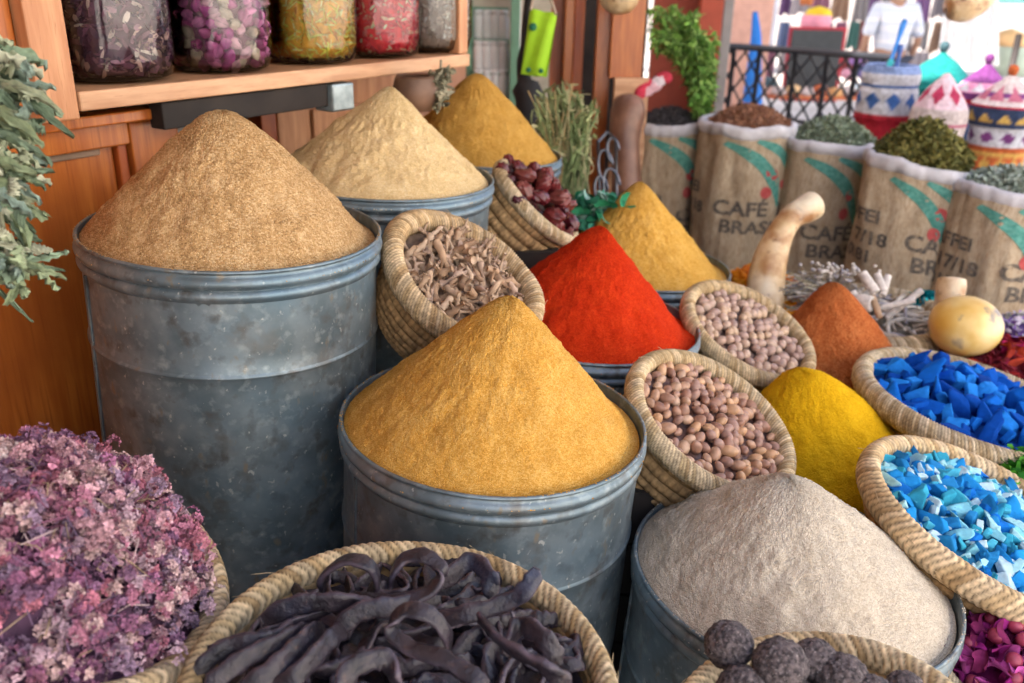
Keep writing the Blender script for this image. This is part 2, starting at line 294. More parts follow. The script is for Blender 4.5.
for px, lab, blab, cols, L_, W_, cnt in jar_specs:
    b = wl(hitw(px, {117: 78, 220: 62, 311: 55, 378: 50, 432: 46}[px], CS-JR-.015)); JX.append(b[0])
    o = np.array(WM()) @ np.array([b[0], Y0+JR+.012, zt+.001, 1]); o = o[:3]
    root = empty('glass_jar', o, lab, 'jar', 'glass jars on the shelf')
    m = MB(); m.lathe(jarprof(JR), 72); m.build('glass_body', M_glass, root)
    m = MB(); m.lathe([(.001, .442), (JR*.8, .442), (JR*.84, .43), (JR*.84, .40), (JR*.79, .398)], 48); m.build('lid', M_steel, root)
    if cols:
        m = MB(); pr = [(r*.85, z+.012) for r, z in jarprof(JR)[:5]]; pr.append((.002, .31))
        m.lathe(pr, 48, col=np.array(cols[0])*1.1)
        for i in range(cnt):
            a = rng.uniform(0, 2*math.pi); z = rng.uniform(.018, .31); rr = JR*(.955 if z > .05 else .80+.155*z/.05)*rng.uniform(.93, .985)
            shred(m, np.array([math.cos(a)*rr, math.sin(a)*rr, z]), L_*rng.uniform(.6, 1.2), W_*rng.uniform(.6, 1.3), np.minimum(.9, np.array(cols[rng.integers(len(cols))])*rng.uniform(1.4, 3.2)), .3)
        v = np.concatenate(m.v); rad = np.hypot(v[:, 0], v[:, 1]); lim = np.where(v[:, 2] > .05, JR*.975, JR*(.80+.175*np.clip(v[:, 2], 0.01, .05)/.05)); k = np.minimum(1, lim/np.maximum(rad, 1e-6)); v[:, :2] *= k[:, None]; v[:, 2] = np.maximum(v[:, 2], .012)
        m.v = [v]
        jc = m.build('dried_petals' if 'petals' in blab else ('dried_twigs' if 'twigs' in blab else 'dried_seeds'), M_leaf, M=Matrix.Translation(Vector(o)))
        tag(jc, blab, 'dried goods', kind='stuff')
    else:
        srcs = []
        for k in range(5):
            m = MB()
            ctop = [(.72,.22,.48),(.60,.12,.40),(.80,.45,.55),(.78,.62,.50),(.50,.12,.30)][k]
            for lay in range(3):
                for q in range(5):
                    a = q*2*math.pi/5+lay*.7; t = np.linspace(0, 1, 6); pts = []
                    for tt in t:
                        r = .0125*(math.sin(math.pi*(tt*.72+.08)))*(1-.22*lay)*(1+.25*rng.random()); z = -.016+.036*tt+.004*rng.random()
                        w2 = .6*math.sin(math.pi*(tt*.85+.08))
                        pts.append([[math.cos(a+s*w2)*r, math.sin(a+s*w2)*r, z] for s in (-1, -.3, .3, 1)])
                    m.grid(np.array(pts), col=np.array(ctop)*rng.uniform(.75, 1.25))
            for q in range(0):
                a = q*1.256; m.grid(np.array([[[0, 0, -.016], [0.001, 0, -.016]], [[math.cos(a-.3)*.011, math.sin(a-.3)*.011, -.006], [math.cos(a+.3)*.011, math.sin(a+.3)*.011, -.006]], [[math.cos(a)*.015, math.sin(a)*.015, .004]]*2]), col=(.3, .33, .12))
            srcs.append(m)
        first = True; meshes = []
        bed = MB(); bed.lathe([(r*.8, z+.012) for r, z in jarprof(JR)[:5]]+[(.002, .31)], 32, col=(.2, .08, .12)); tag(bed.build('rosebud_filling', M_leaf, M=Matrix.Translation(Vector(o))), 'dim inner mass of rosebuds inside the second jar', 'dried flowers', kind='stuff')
        for k in range(5):
            ob = srcs[k].build('rosebud', M_leaf); meshes.append(ob)
        n = 0
        for row in range(13):
            for q in range(22):
                a = (q+.5*(row % 2))*2*math.pi/22+rng.normal()*.06; z = .022+row*.0235+rng.normal()*.003; rr = JR*.855
                if z < .04: rr = JR*.72
                wp = np.array(o)+[math.cos(a)*rr, math.sin(a)*rr, z]
                if (wp-CAM)[:2]@np.array([math.cos(a), math.sin(a)]) > .0: continue
                MM = Matrix.Translation(Vector(wp)) @ rotm(); ob = meshes[n % 5] if n < 5 else inst(meshes[n % 5], MM)
                ob.matrix_world = MM; tag(ob, 'dried rosebud among the pink ones in the second jar', 'rosebud', 'rosebuds in the second jar'); n += 1

# ================================================================ DRUMS AND SPICE CONES
DF, DR_, DU = cam_basis(R_(22.2), R_(4.4))     # the ground the drums stand on slopes a little
def d2w(v): v = np.asarray(v, float); return CAM + CR*(v@DR_) + CU*(v@DU) + CF*(v@DF)
DUP = nrm(CR*DR_[2] + CU*DU[2] + CF*DF[2])
def drum(name, c, r, label, up=DUP):
    c = np.asarray(c, float); H = c[2]/up[2] - .03
    root = empty(name, frame(c - up*H, up), label, 'drum', 'galvanised spice drums')
    ph = rng.uniform(0, 6)
    b = MB(); r0 = r*.972
    prof = [(r0*.98, 0), (r0, .01)]
    for z in (H-.21,): prof += [(r0, z-.006), (r0+.0008, z-.0045), (r0+.0038, z-.0018), (r0+.0038, z+.0018), (r0+.0008, z+.0045), (r0, z+.006)]
    prof += [(r0, H-.064)]
    n = 128; t = np.arange(n)*2*math.pi/n; p = np.array(prof)
    # finer rings so that dents can show
    pz = []; 
    for i in range(len(p)-1):
        k = max(1, int((p[i+1][1]-p[i][1])/.03)); 
        for j in range(k): pz.append(p[i]+(p[i+1]-p[i])*j/k)
    pz.append(p[-1]); p = np.array(pz)
    V = np.stack([np.outer(np.cos(t), p[:, 0]), np.outer(np.sin(t), p[:, 0]), np.broadcast_to(p[:, 1], (n, len(p)))], 2)
    dn = fbm(V.reshape(-1, 3), 5, ph, 2).reshape(V.shape[:2])*.0025; V[..., :2] *= (1+dn[..., None]/r)
    b.grid(V, cu=True); b.build('body', M_steel, root)
    sm = MB(); ths = math.atan2(-(c[1]), -(c[0]))-1.15+rng.uniform(-.15, .15)
    sm.tube(np.array([[math.cos(ths)*(r0+.001), math.sin(ths)*(r0+.001), z_] for z_ in np.linspace(.01, H-.065, 12)]), .003, 8, flat=((math.cos(ths), math.sin(ths), 0), 1.6)); sm.build('seam', M_steel, root)
    s = MB(); prof = [(r0, H-.064)]
    for (z0, z1, bu) in ((H-.062, H-.040, .007), (H-.040, H-.012, .010)):
        for q in np.linspace(0, 1, 9): prof.append((r0+.001+bu*math.sin(math.pi*q)**.8, z0+(z1-z0)*q))
    prof.append((r0+.002, H-.008)); s.lathe(prof, 128); s.build('beaded_band', M_steel, root)
    l = MB(); a = np.linspace(0, 2*math.pi, 13); prof = [(r-.004+.004*math.cos(x), H-.004+.004*math.sin(x)) for x in a]
    l.lathe(prof, 160); l.build('rolled_lip', M_steel, root)
    i = MB(); i.lathe([(r-.008, H-.002), (r-.010, H-.10), (.001, H-.10)], 96); i.build('inner_wall', M_steel, root)
    return root
def apex_h(c, up, py):
    lo, hi = 0, .8
    for _ in range(40):
        m = (lo+hi)/2
        if proj(c+up*m)[1] > py: lo = m
        else: hi = m
    return lo
def cone(name, c, r, apx, m, label, up=DUP, off=(0, 0), rnd=.07, conc=0.0, ridges=6, rb=.93, seed=1, drop=.012):
    """heap of powder: base on the drum's mouth, tip at the pixel apx"""
    c = np.asarray(c, float); h = apex_h(c, up, apx[1]); F = frame(c-up*drop, up); x = np.array(F)[:3, 0]
    # sideways shift of the tip so that it falls on the pixel
    tip = c+up*h; px = proj(tip)[0]; k = (proj(tip+x*.01)[0]-px)/.01; sx = (apx[0]-px)/k; h += drop
    nt_, nr = 320, 130; t = np.arange(nt_)*2*math.pi/nt_; s = np.linspace(0, 1, nr)**.9
    Sg, Tg = np.meshgrid(s, t); R0 = r*rb
    prof = (1-np.sqrt(Sg**2+rnd**2)/math.sqrt(1+rnd**2)); prof = prof/prof.max()
    prof = prof - conc*np.sin(math.pi*Sg)*.12
    X = np.cos(Tg)*Sg*R0; Y = np.sin(Tg)*Sg*R0
    X = X + sx*(1-Sg) + off[0]*Sg; Y = Y + off[1]*Sg
    Z = h*prof
    D = np.stack([np.cos(Tg)*3*(Sg+.25), np.sin(Tg)*3*(Sg+.25), Sg*1.2], 2).reshape(-1, 3)
    rid = fbm(D, 2.2, seed, 3).reshape(Sg.shape)
    rid2 = fbm(D*np.array([5, 5, 1.2]), 1.3, seed+9, 2).reshape(Sg.shape)
    P3 = np.stack([X, Y, Z], 2).reshape(-1, 3); lump = fbm(P3, 22, seed+3, 3).reshape(Sg.shape); fine = fbm(P3, 160, seed+5, 2).reshape(Sg.shape)
    e = np.clip(Sg*3-.15, 0, 1)*np.clip((1-Sg)*6, 0, 1)
    amp = r/.3
    dz = e*(rid*.006*amp*ridges/6 + rid2*.0025*amp*ridges/6*np.clip(lump*5+.3, 0, 1.5) + lump*.0055) + fine*.0013 + rng.normal(size=Sg.shape)*.0007
    for _ in range(3+ridges//2):      # small slides down the flank
        a0 = rng.uniform(0, 2*math.pi); s0 = rng.uniform(.25, .6); wd = rng.uniform(.05, .14); u_ = (Tg-a0+math.pi) % (2*math.pi)-math.pi
        dz = dz - e*np.exp(-(u_*(Sg+.1)/wd)**2)*np.clip((Sg-s0)*5, 0, 1)*np.clip((s0+.35-Sg)*5, 0, 1)*rng.uniform(.002, .005)*amp + e*np.exp(-(u_*(Sg+.1)/wd/1.3)**2)*np.exp(-((Sg-s0-.4)/.06)**2)*.003*amp
    sl = math.atan2(h, R0); X += np.cos(Tg)*dz*math.sin(sl); Y += np.sin(Tg)*dz*math.sin(sl); Z += dz*math.cos(sl)
    b = MB(); b.grid(np.stack([X, Y, Z], 2), cu=True)
    # skirt out to the wall, lying low inside the drum
    s2 = np.linspace(0, 1, 10); S2, T2 = np.meshgrid(s2, t)
    rr = R0+(r-.012-R0)*S2; X2 = np.cos(T2)*rr+off[0]*(1-S2); Y2 = np.sin(T2)*rr+off[1]*(1-S2); Z2 = -.004-.006*S2+rng.normal(size=S2.shape)*.0004
    Z2[:, 0] = Z[:, -1]; b.grid(np.stack([X2, Y2, Z2], 2), cu=True)
    o = b.build(name, m, M=F); tag(o, label, 'spice', 'cones of ground spice')
    if r > .28:      # a little powder has spilled on the lip and the beads below it
        q_ = MB(); ntot = 420
        for _ in range(ntot):
            a = rng.uniform(0, 6.283); cl = .5+.5*math.sin(a*3+seed)+.4*math.sin(a*7+seed*2)
            if rng.random() > cl: continue
            rr_, zz_ = ((r-rng.uniform(.001, .007), drop+.0002) if rng.random() < .7 else (r*.972+.0105, drop-.024)); g_ = rng.uniform(.0007, .0019); pz_ = np.array([rr_*math.cos(a), rr_*math.sin(a), zz_])
            q_.add(pz_+np.array([(-g_, -g_, 0), (g_, -g_, 0), (0, g_*1.2, 0), (0, 0, g_*1.3)]), [(0, 1, 2), (0, 3, 1), (1, 3, 2), (2, 3, 0)])
        sp_ = q_.build('spilled_powder', m, M=F, smooth=False); tag(sp_, 'grains spilled on the drum rim below the ' + label.split(' in the ')[0], 'spilled spice', kind='stuff')
    return o
fit = {'A': ([-1.96, 5.89, -1.71], .30), 'B': ([-.08, 5.22, -2.66], .30), 'C': ([1.87, 4.69, -3.30], .30), 'D': ([-1.26, 7.65, -1.64], .312), 'F': ([.66, 7.45, -2.77], .30), 'G': ([1.42, 9.80, -2.90], .295)}
DC = {k: d2w(np.array(v)*s) for k, (v, s) in fit.items()}
DC['E'] = P(478, 150, 3.05)
DC['T'] = P(829, 460, 2.32); DC['K'] = P(835, 372, 2.78)
pw = dict(
 A=powder_mat('ground_coriander', (.16, .085, .035), (.48, .295, .13), (.78, .58, .34), 300),
 B=powder_mat('ground_ginger', (.42, .17, .02), (.70, .36, .065), (.92, .62, .22), 480),
 C=powder_mat('pale_grey_powder', (.36, .29, .21), (.59, .505, .39), (.80, .73, .61), 400),
 D=powder_mat('pale_beige_powder', (.46, .31, .14), (.74, .54, .27), (.90, .76, .50), 440),
 E=powder_mat('mustard_powder', (.30, .15, .02), (.54, .295, .06), (.70, .45, .14), 380),
 F=powder_mat('red_pepper_powder', (.28, .008, .002), (.58, .03, .005), (.80, .085, .015), 520),
 G=powder_mat('golden_powder', (.40, .18, .02), (.68, .37, .065), (.86, .58, .20), 400),
 K=powder_mat('paprika_powder', (.20, .035, .008), (.44, .115, .03), (.68, .26, .09), 360),
 T=powder_mat('turmeric_powder', (.50, .25, .003), (.76, .42, .008), (.86, .55, .02), 380))
drum('metal_drum', DC['A'], .30, 'large tall galvanised drum at the left holding the brown grainy spice')
cone('spice_cone', DC['A'], .30, (222, 111), pw['A'], 'brown grainy spice cone in the tall drum at left', rnd=.15, rb=.93, off=(-.012, 0), seed=3, conc=-.25)
drum('metal_drum', DC['B'], .30, 'galvanised drum in the centre front holding golden ginger powder')
cone('spice_cone', DC['B'], .30, (510, 296), pw['B'], 'large golden yellow powder cone in the centre front drum', rnd=.10, rb=.93, off=(-.012, 0), seed=11, conc=.1)
drum('metal_drum', DC['C'], .30, 'low galvanised drum at the bottom right holding pale grey powder')
cone('spice_cone', DC['C'], .30, (790, 481), pw['C'], 'pale cream grey powder cone at the bottom right', rnd=.14, rb=.95, off=(-.01, 0), seed=21, conc=-.2)
drum('metal_drum', DC['D'], .312, 'galvanised drum behind the tall left drum, holding pale beige powder')
cone('spice_cone', DC['D'], .312, (390, 86), pw['D'], 'pale beige powder cone with slide marks, second from the left at the back', rnd=.07, rb=.95, seed=31, ridges=8, conc=.3)
drum('metal_drum', DC['E'], .29, 'galvanised drum farthest back at the left, holding mustard powder')
cone('spice_cone', DC['E'], .29, (477, 74), pw['E'], 'mustard brown powder cone farthest back under the shelves', rnd=.14, rb=.95, seed=41)
drum('metal_drum', DC['F'], .30, 'galvanised drum behind the centre one, holding bright red powder')
cone('spice_cone', DC['F'], .30, (600, 226), pw['F'], 'bright red pepper powder cone', rnd=.08, rb=.92, off=(-.02, 0), seed=51)
drum('metal_drum', DC['G'], .295, 'galvanised drum behind the red powder, holding golden powder')
cone('spice_cone', DC['G'], .295, (640, 183), pw['G'], 'golden powder cone behind the bright red one', rnd=.08, rb=.92, off=(-.02, 0), seed=61, ridges=8)
drum('metal_drum', DC['T'], .29, 'low drum beside the nuts, holding bright yellow turmeric')
cone('spice_cone', DC['T'], .29, (802, 374), pw['T'], 'bright yellow turmeric cone between nuts and light blue chips', rnd=.3, rb=.95, seed=71, conc=-.3)
drum('metal_drum', DC['K'], .265, 'dark rimmed drum in the right middle, holding orange brown paprika')
cone('spice_cone', DC['K'], .265, (833, 284), pw['K'], 'orange brown paprika cone behind the turmeric', rnd=.16, rb=.95, seed=81, conc=-.1)

# ================================================================ BASKETS
def pose(cx, cy, a, b, phi, d):
    """centre pixel, half axes in pixels, slope of the long axis (degrees, down to the right), depth -> frame and radius"""
    c = P(cx, cy, d); v = nrm(c-CAM); e = CR*math.cos(R_(phi)) - CU*math.sin(R_(phi)); e = nrm(e - v*(e@v)); m = np.cross(e, v); m = m if m@CU > 0 else -m
    k = min(b/a, 1); n = -v*k + m*math.sqrt(max(0, 1-k*k))
    return frame(c, n, e), a/FPX*d
STRAW = [(.60, .46, .27), (.72, .58, .38), (.46, .33, .18), (.64, .52, .35)]
def basket(F, r, label, depth=.5, rim_t=.09, style='rope', rows=6, base=.62, tint=(1, 1, 1), squash=None, rim_flat=1.25, bulge=.0):
    r = r/(1+rim_t)
    root = empty('straw_basket', F, label, 'basket', 'woven straw baskets'); tint = np.array(tint); H = r*depth; rt = r*rim_t
    sq = squash or (lambda V: V)
    # rim
    nu, nv = 2200, 22; u = np.arange(nu)*2*math.pi/nu; v = np.arange(nv)*2*math.pi/nv; U, V = np.meshgrid(u, v, indexing='ij')
    if style == 'rope': K = int(430*r); ph = K*U + 4.0*V + .5*vnoise(np.stack([np.cos(U)*3, np.sin(U)*3, V*0], 2).reshape(-1, 3), 2, r).reshape(U.shape)*4; st = np.abs(np.sin(ph)); idx = np.floor(ph/math.pi)
    else:
        K = int(235*r); w_ = np.abs(((V/(2*math.pi)*2+.12) % 1)*2-1); ph = K*U + 5.2*w_; st = np.abs(np.sin(ph)); idx = np.floor(ph/math.pi)
    rr = rt*(1+(.20 if style == 'rope' else .12)*(st**.6)-.10+.06*vnoise(np.stack([np.cos(U), np.sin(U), V*.3], 2).reshape(-1, 3), 9).reshape(U.shape))
    X = (r+rr*np.cos(V))*np.cos(U); Y = (r+rr*np.cos(V))*np.sin(U); Z = rr*rim_flat*np.sin(V)
    sc = np.array(STRAW); ci = (np.sin(idx*12.9898)*43758.5453) % 1; cc = sc[(ci*4).astype(int) % 4]*(.82+.36*((np.sin(idx*78.2)*9543.1) % 1))[..., None]*tint
    cc = cc*(.22+.85*(st**.55))[..., None]*1.12  # darker between strands: shade of the gaps put into the straw colour
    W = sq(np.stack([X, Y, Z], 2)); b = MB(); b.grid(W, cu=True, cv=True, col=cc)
    for i in range(int(46)):       # loose ends of straw
        a = rng.uniform(0, 2*math.pi); p0 = np.array([(r+rt*.9*math.cos(.5))*math.cos(a), (r+rt*.9)*math.sin(a), rt*rng.uniform(-.6, 1)]); t_ = np.array([-math.sin(a), math.cos(a), rng.uniform(-.6, .6)]); L_ = r*rng.uniform(.05, .16); n_ = np.array([math.cos(a), math.sin(a), .5])
        b.tube(sq(np.array([p0, p0+t_*L_*.5+n_*L_*.10, p0+t_*L_+n_*L_*rng.uniform(.05, .35)])), np.array([.0007, .0006, .0003]), 4, col=np.array(STRAW[1])*tint)
    b.build('rim', M_straw, root)
    # body of coiled rows with stitches
    per = 26; n_r = rows*per; s = np.linspace(0, 1, n_r); th = np.arange(420)*2*math.pi/420
    ang = s*math.pi/2*.92; br = r*.95*(base + (1-base)*np.cos(ang)) + bulge*r*np.sin(s*math.pi); bz = -rt*.5 - (H-rt*.5)*np.sin(ang)
    q = (s*rows) % 1; bump_ = np.sqrt(np.clip(1-(2*q-1)**2, 0, 1)); row = np.floor(s*rows)
    cr_ = (H/rows)*.42
    Sg, Tg = np.meshgrid(np.arange(n_r), th, indexing='ij'); Kst = 72
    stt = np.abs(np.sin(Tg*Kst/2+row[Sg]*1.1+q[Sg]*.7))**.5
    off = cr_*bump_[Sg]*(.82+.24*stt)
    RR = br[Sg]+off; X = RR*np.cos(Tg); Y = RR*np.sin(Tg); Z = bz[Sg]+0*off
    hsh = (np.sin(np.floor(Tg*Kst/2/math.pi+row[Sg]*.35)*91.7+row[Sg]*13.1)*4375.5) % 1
    cc = np.array((.56, .36, .17))*(.75+.5*hsh)[..., None]*(.55+.45*bump_[Sg]*stt)[..., None]*tint  # grooves between coils shaded in the straw colour as well
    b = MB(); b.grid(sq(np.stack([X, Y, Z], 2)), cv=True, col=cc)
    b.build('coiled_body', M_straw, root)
    i = MB(); prof = [(r-.3*rt, -.1*rt)]+[(float(x)-.004, float(z)) for x, z in zip(br[::8], bz[::8])]+[(.001, float(bz[-1]))]
    n = 96; t = np.arange(n)*2*math.pi/n; p = np.array(prof); V3 = np.stack([np.outer(np.cos(t), p[:, 0]), np.outer(np.sin(t), p[:, 0]), np.broadcast_to(p[:, 1], (n, len(p)))], 2)
    i.grid(sq(V3), cu=True, col=np.array((.5, .34, .17))*tint); i.build('base', M_straw, root)
    return root
def crate(F, r, what, depth, sz=.15):
    c = np.array(F)[:3, 3]; up = np.array(F)[:3, 2]; bt = c-up*r*depth*.8; top = bt[2]-.012
    if top < .1: return
    root = empty('wooden_crate', (bt[0], bt[1], 0), 'dark wooden crate standing under the %s' % what, 'crate')
    for k in range(5):
        z0 = k*top/5; q = MB(); q.box((-sz, -sz, z0+.004), (sz, sz, z0+top/5-.004)); q.build('board', M_dark, root, smooth=False)
def heap(r, h, n, jit=.25, lay=1, edge=.95, power=1.6, ell=1.0):
    """points on a mound over the mouth of a basket: positions and normals in the basket's frame"""
    pts = []; sp = math.sqrt(math.pi*(r*edge)**2/n)*1.0; k = int(r/sp)+2
    for i in range(-k*2, k*2):
        for j in range(-k*2, k*2):
            x = (i+.5*(j % 2))*sp+rng.normal()*sp*jit; y = j*sp*.87+rng.normal()*sp*jit; q = math.hypot(x, y)/(r*edge)
            if q < 1: pts.append((x, y, h*(1-q**power), q))
    return pts
def mound(r, h, F, m, name, label, cat, col, edge=.97, power=1.6, drop=.01, amp=.004, scale=60):
    s = np.linspace(0, 1, 60); t = np.arange(120)*2*math.pi/120; Sg, Tg = np.meshgrid(s, t); q = Sg*r*edge
    V = np.stack([np.cos(Tg)*q, np.sin(Tg)*q, h*(1-Sg**power)-drop], 2); V[..., 2] += fbm(V.reshape(-1, 3), scale, 5, 2).reshape(Sg.shape)*amp
    b = MB(); b.grid(V, cu=True, col=col); o = b.build(name, m, M=F); return tag(o, label, cat, kind='stuff')
def lumpy(n1=18, n2=12, rx=1, ry=1, rz=1, amp=.1, sc=1.5, seed=0, col=(1, 1, 1), tip=0, groove=0):
    """an ellipsoid with uneven skin -> MB"""
    b = MB(); t = np.linspace(0, math.pi, n2); p = np.arange(n1)*2*math.pi/n1; T, Pp = np.meshgrid(t, p)
    D = np.stack([np.sin(T)*np.cos(Pp), np.sin(T)*np.sin(Pp), np.cos(T)], 2); k = 1+amp*2*fbm(D.reshape(-1, 3)+seed*3.7, sc, seed, 3).reshape(T.shape)
    if groove: k = k*(1-groove*np.abs(np.sin(Pp*3.5+2*T))*np.sin(T))
    z = D[..., 2]; zz = z*(1+tip*np.abs(z)**3)
    V = np.stack([D[..., 0]*k*rx, D[..., 1]*k*ry, zz*rz*(1 if not amp else k)], 2); b.grid(V, cu=True, col=col); return b
def chunk(seed, s, flat=(1, 1, 1), col=(1, 1, 1), n=9, name='c', m=None, bev=0):
    """a broken lump: rounded intersection of half spaces"""
    r2 = np.random.default_rng(seed); n1, n2 = 40, 28; t = np.linspace(.001, math.pi-.001, n2); p = np.arange(n1)*2*math.pi/n1; T, Pp = np.meshgrid(t, p)
    D = np.stack([np.sin(T)*np.cos(Pp), np.sin(T)*np.sin(Pp), np.cos(T)], 2); k = np.zeros(T.shape)
    pl = [nrm(v+r2.normal(size=3)*.28) for v in ([1, 0, 0], [-1, 0, 0], [0, 1, 0], [0, -1, 0], [0, 0, 1], [0, 0, -1])]+[nrm(r2.normal(size=3)) for _ in range(3)]
    for q, v in enumerate(pl): k += np.clip(D@v, 0, 1)**26/(r2.uniform(.62, .95) if q < 6 else r2.uniform(.85, 1.05))**26
    R = (k+1e-12)**(-1/26); V = D*R[..., None]*np.array(flat)*s; nn = fbm(V.reshape(-1, 3)+seed, 1.6/s, seed, 3).reshape(T.shape); V += D*(nn*s*.10)[..., None]
    b = MB(); b.grid(V, cu=True, col=col); return b.build(name, m)
def scatter(srcs, F, pts, label, cat, group, zoff=0, align=None, scl=(.85, 1.15), tilt=None, labels=None):
    n = 0; labels = labels or [label]*len(srcs)
    for (x, y, z, q) in pts:
        k = rng.integers(len(srcs)) if n >= len(srcs) else n
        if align: Rm = Matrix.Rotation(rng.uniform(0, 6.28), 4, 'Z') @ Matrix.Rotation(rng.normal()*align, 4, 'X') @ Matrix.Rotation(rng.normal()*align, 4, 'Y')
        else: Rm = rotm()
        s = rng.uniform(*scl); MM = F @ Matrix.Translation(Vector((x, y, z+zoff))) @ Rm @ Matrix.Scale(s, 4)
        if n < len(srcs): o = srcs[k]; o.matrix_world = MM
        else: o = inst(srcs[k], MM)
        tag(o, labels[k], cat, group); n += 1
    for k in range(n, len(srcs)): bpy.data.objects.remove(srcs[k])
    return n

# --- nuts
def nutsrc(seed, rz=1.4, cols=None, s=.0105):
    c = np.array(cols[seed % len(cols)]); b = lumpy(20, 14, s, s*.93, s*rz, .03, 1.4, seed, c, tip=.12)
    return b.build('nut', M_gloss)
nutc = [(.40, .22, .15), (.48, .28, .18), (.30, .15, .10), (.54, .35, .24), (.38, .22, .17), (.58, .34, .19)]
F, r = pose(711, 423, 96, 53, 40, 1.93)
N1F, N1R = F, r
basket(F, r, 'coiled straw basket of reddish brown nuts beside the yellow cones', depth=.85, rim_t=.095, rows=7, base=.84, tint=(1.0, .97, .92))
crate(F, r, 'front nut basket', .62)
mound(r*.9, .016, F, M_gloss, 'nut_layer', 'lower layer of brown nuts under the top ones in the front nut basket', 'nuts', (.2, .11, .09), drop=.016, amp=.012, scale=70)
scatter([nutsrc(k, 1.32, nutc, .0125) for k in range(6)], F, heap(r*.88, .022, 135, .2), 'smooth reddish brown nut in the front nut basket', 'nut', 'nuts in the front nut basket', zoff=-.004, scl=(.7, 1.15))
F, r = pose(748, 333, 74, 37, 34, 2.5)
basket(F, r, 'coiled straw basket of round pale nuts behind the front nut basket', depth=.75, rim_t=.10, rows=6, base=.82, tint=(1.0, .95, .88))
crate(F, r, 'rear nut basket', .62)
mound(r*.9, .016, F, M_gloss, 'nut_layer', 'lower layer of pale nuts under the top ones in the rear nut basket', 'nuts', (.22, .14, .11), drop=.016, amp=.012, scale=70)
nutd = [(.50, .34, .26), (.56, .4, .3), (.42, .28, .23), (.6, .42, .28)]
scatter([nutsrc(k+10, 1.1, nutd, .0138) for k in range(5)], F, heap(r*.86, .02, 100, .18), 'round pale brown nut in the rear nut basket', 'nut', 'nuts in the rear nut basket', zoff=-.004)

# --- roots
F, r = pose(463, 278, 86, 55, 33, 1.98)
def sq_roots(V):
    V = np.array(V); a = np.arctan2(V[..., 1], V[..., 0]); rr = np.hypot(V[..., 0], V[..., 1])/r
    k = 1 + .05*np.cos(2*a+.5)*rr - .06*np.exp(-((a-.9)/.35)**2)*rr; V[..., :2] = V[..., :2]*k[..., None]; V[..., 2] += r*.05*np.sin(2*a+1)*np.clip(rr, 0, 1); return V
basket(F, r, 'deep coiled straw basket of pale knobbly roots between the drums', depth=1.0, rim_t=.13, rows=8, base=.84, tint=(1.02, .95, .88), squash=sq_roots)
def rootsrc(seed):
    r2 = np.random.default_rng(seed); b = MB(); L_ = r2.uniform(.05, .095)
    p = [np.array([0, 0, -L_/2])]
    for k in range(4): p.append(p[-1]+np.array([r2.normal()*.008, r2.normal()*.008, L_/4]))
    p = spline(p, 16); rad = .0065*(1+.35*np.sin(np.linspace(0, 9, 16)+seed)+.25*r2.normal(size=16))*np.linspace(1, .55, 16)*r2.uniform(.7, 1.2)
    c = np.array([(.56, .40, .28), (.48, .32, .21), (.64, .48, .35), (.5, .36, .28)][seed % 4]); b.tube(p, np.clip(rad, .002, .012), 9, col=c)
    for k in range(2):
        i = r2.integers(3, 13); d = nrm(r2.normal(size=3)); q = np.array([p[i], p[i]+d*.012, p[i]+d*.026+r2.normal(size=3)*.004]); b.tube(spline(q, 6), np.linspace(.0045, .0018, 6), 7, col=c*.9)
    return b.build('dried_root', M_attr)
mound(r*.85, .01, F, M_attr, 'root_layer', 'lower layer of pale roots under the top ones in their basket', 'roots', (.25, .17, .12), drop=.02, amp=.02, scale=60)
scatter([rootsrc(k) for k in range(14)], F, heap(r*.74, .022, 105, .3), 'pale knobbly dried root lying in the deep coiled basket', 'root', 'dried roots in the deep basket', zoff=-.004, align=None)

# --- dates
F, r = pose(536, 203, 56, 13, 46, 2.62)
basket(F, r, 'coiled straw basket of dark red dried dates leaning behind the red powder', depth=1.1, rim_t=.11, rows=6, base=.8)
crate(F, r, 'dates basket', .95)
dsrc = []
for k in range(7):
    b = lumpy(28, 20, .026, .022, .034, .16, 1.7, 40+k, np.array([(.10, .012, .018), (.15, .022, .024), (.07, .012, .02), (.17, .04, .035)][k % 4]), groove=.22)
    dsrc.append(b.build('dried_date', mat('wrinkled_date_skin', (.6, .6, .6), (1.1, 1.1, 1.1), scale=30, rough=.25, attr=True, bump=.5, bscale=60, dist=.004) if k == 0 else dsrc[0].data.materials[0]))
mound(r*.9, .03, F, dsrc[0].data.materials[0], 'date_layer', 'lower layer of dates under the top ones in their basket', 'dates', (.12, .03, .03), drop=.03)
scatter(dsrc, F, heap(r*.92, .07, 24, .15, power=2.2), 'wrinkled dark red date heaped in the leaning basket', 'date', 'dried dates in the leaning basket', zoff=-.0)

# --- blue pigment lumps
M_pig = white_attr('pigment_lump', .9, bump=.5, bscale=180, spec=.1, lo=.82)
F, r = pose(973, 408, 118, 40, 21, 2.34)
basket(F, r, 'wide straw basket of deep blue pigment lumps at the right', depth=.33, rim_t=.085, rows=4, base=.6, style='rope')
mound(r*.9, .05, F, M_pig, 'pigment_layer', 'lower layer of deep blue pigment under the top lumps', 'pigment', (.005, .05, .26), drop=.02, amp=.02, scale=40)
crate(F, r, 'deep blue pigment basket', .33)
bc = [(.003, .08, .42), (.006, .13, .56), (.002, .055, .32), (.015, .19, .62)]
scatter([chunk(k, .030, (1.25, .8, .6), bc[k % 4], name='pigment_lump', m=M_pig) for k in range(8)], F, heap(r*.9, .05, 85, .22), 'deep blue pigment lump in the wide basket', 'pigment lump', 'deep blue pigment lumps', zoff=.0, scl=(.55, 1.2))
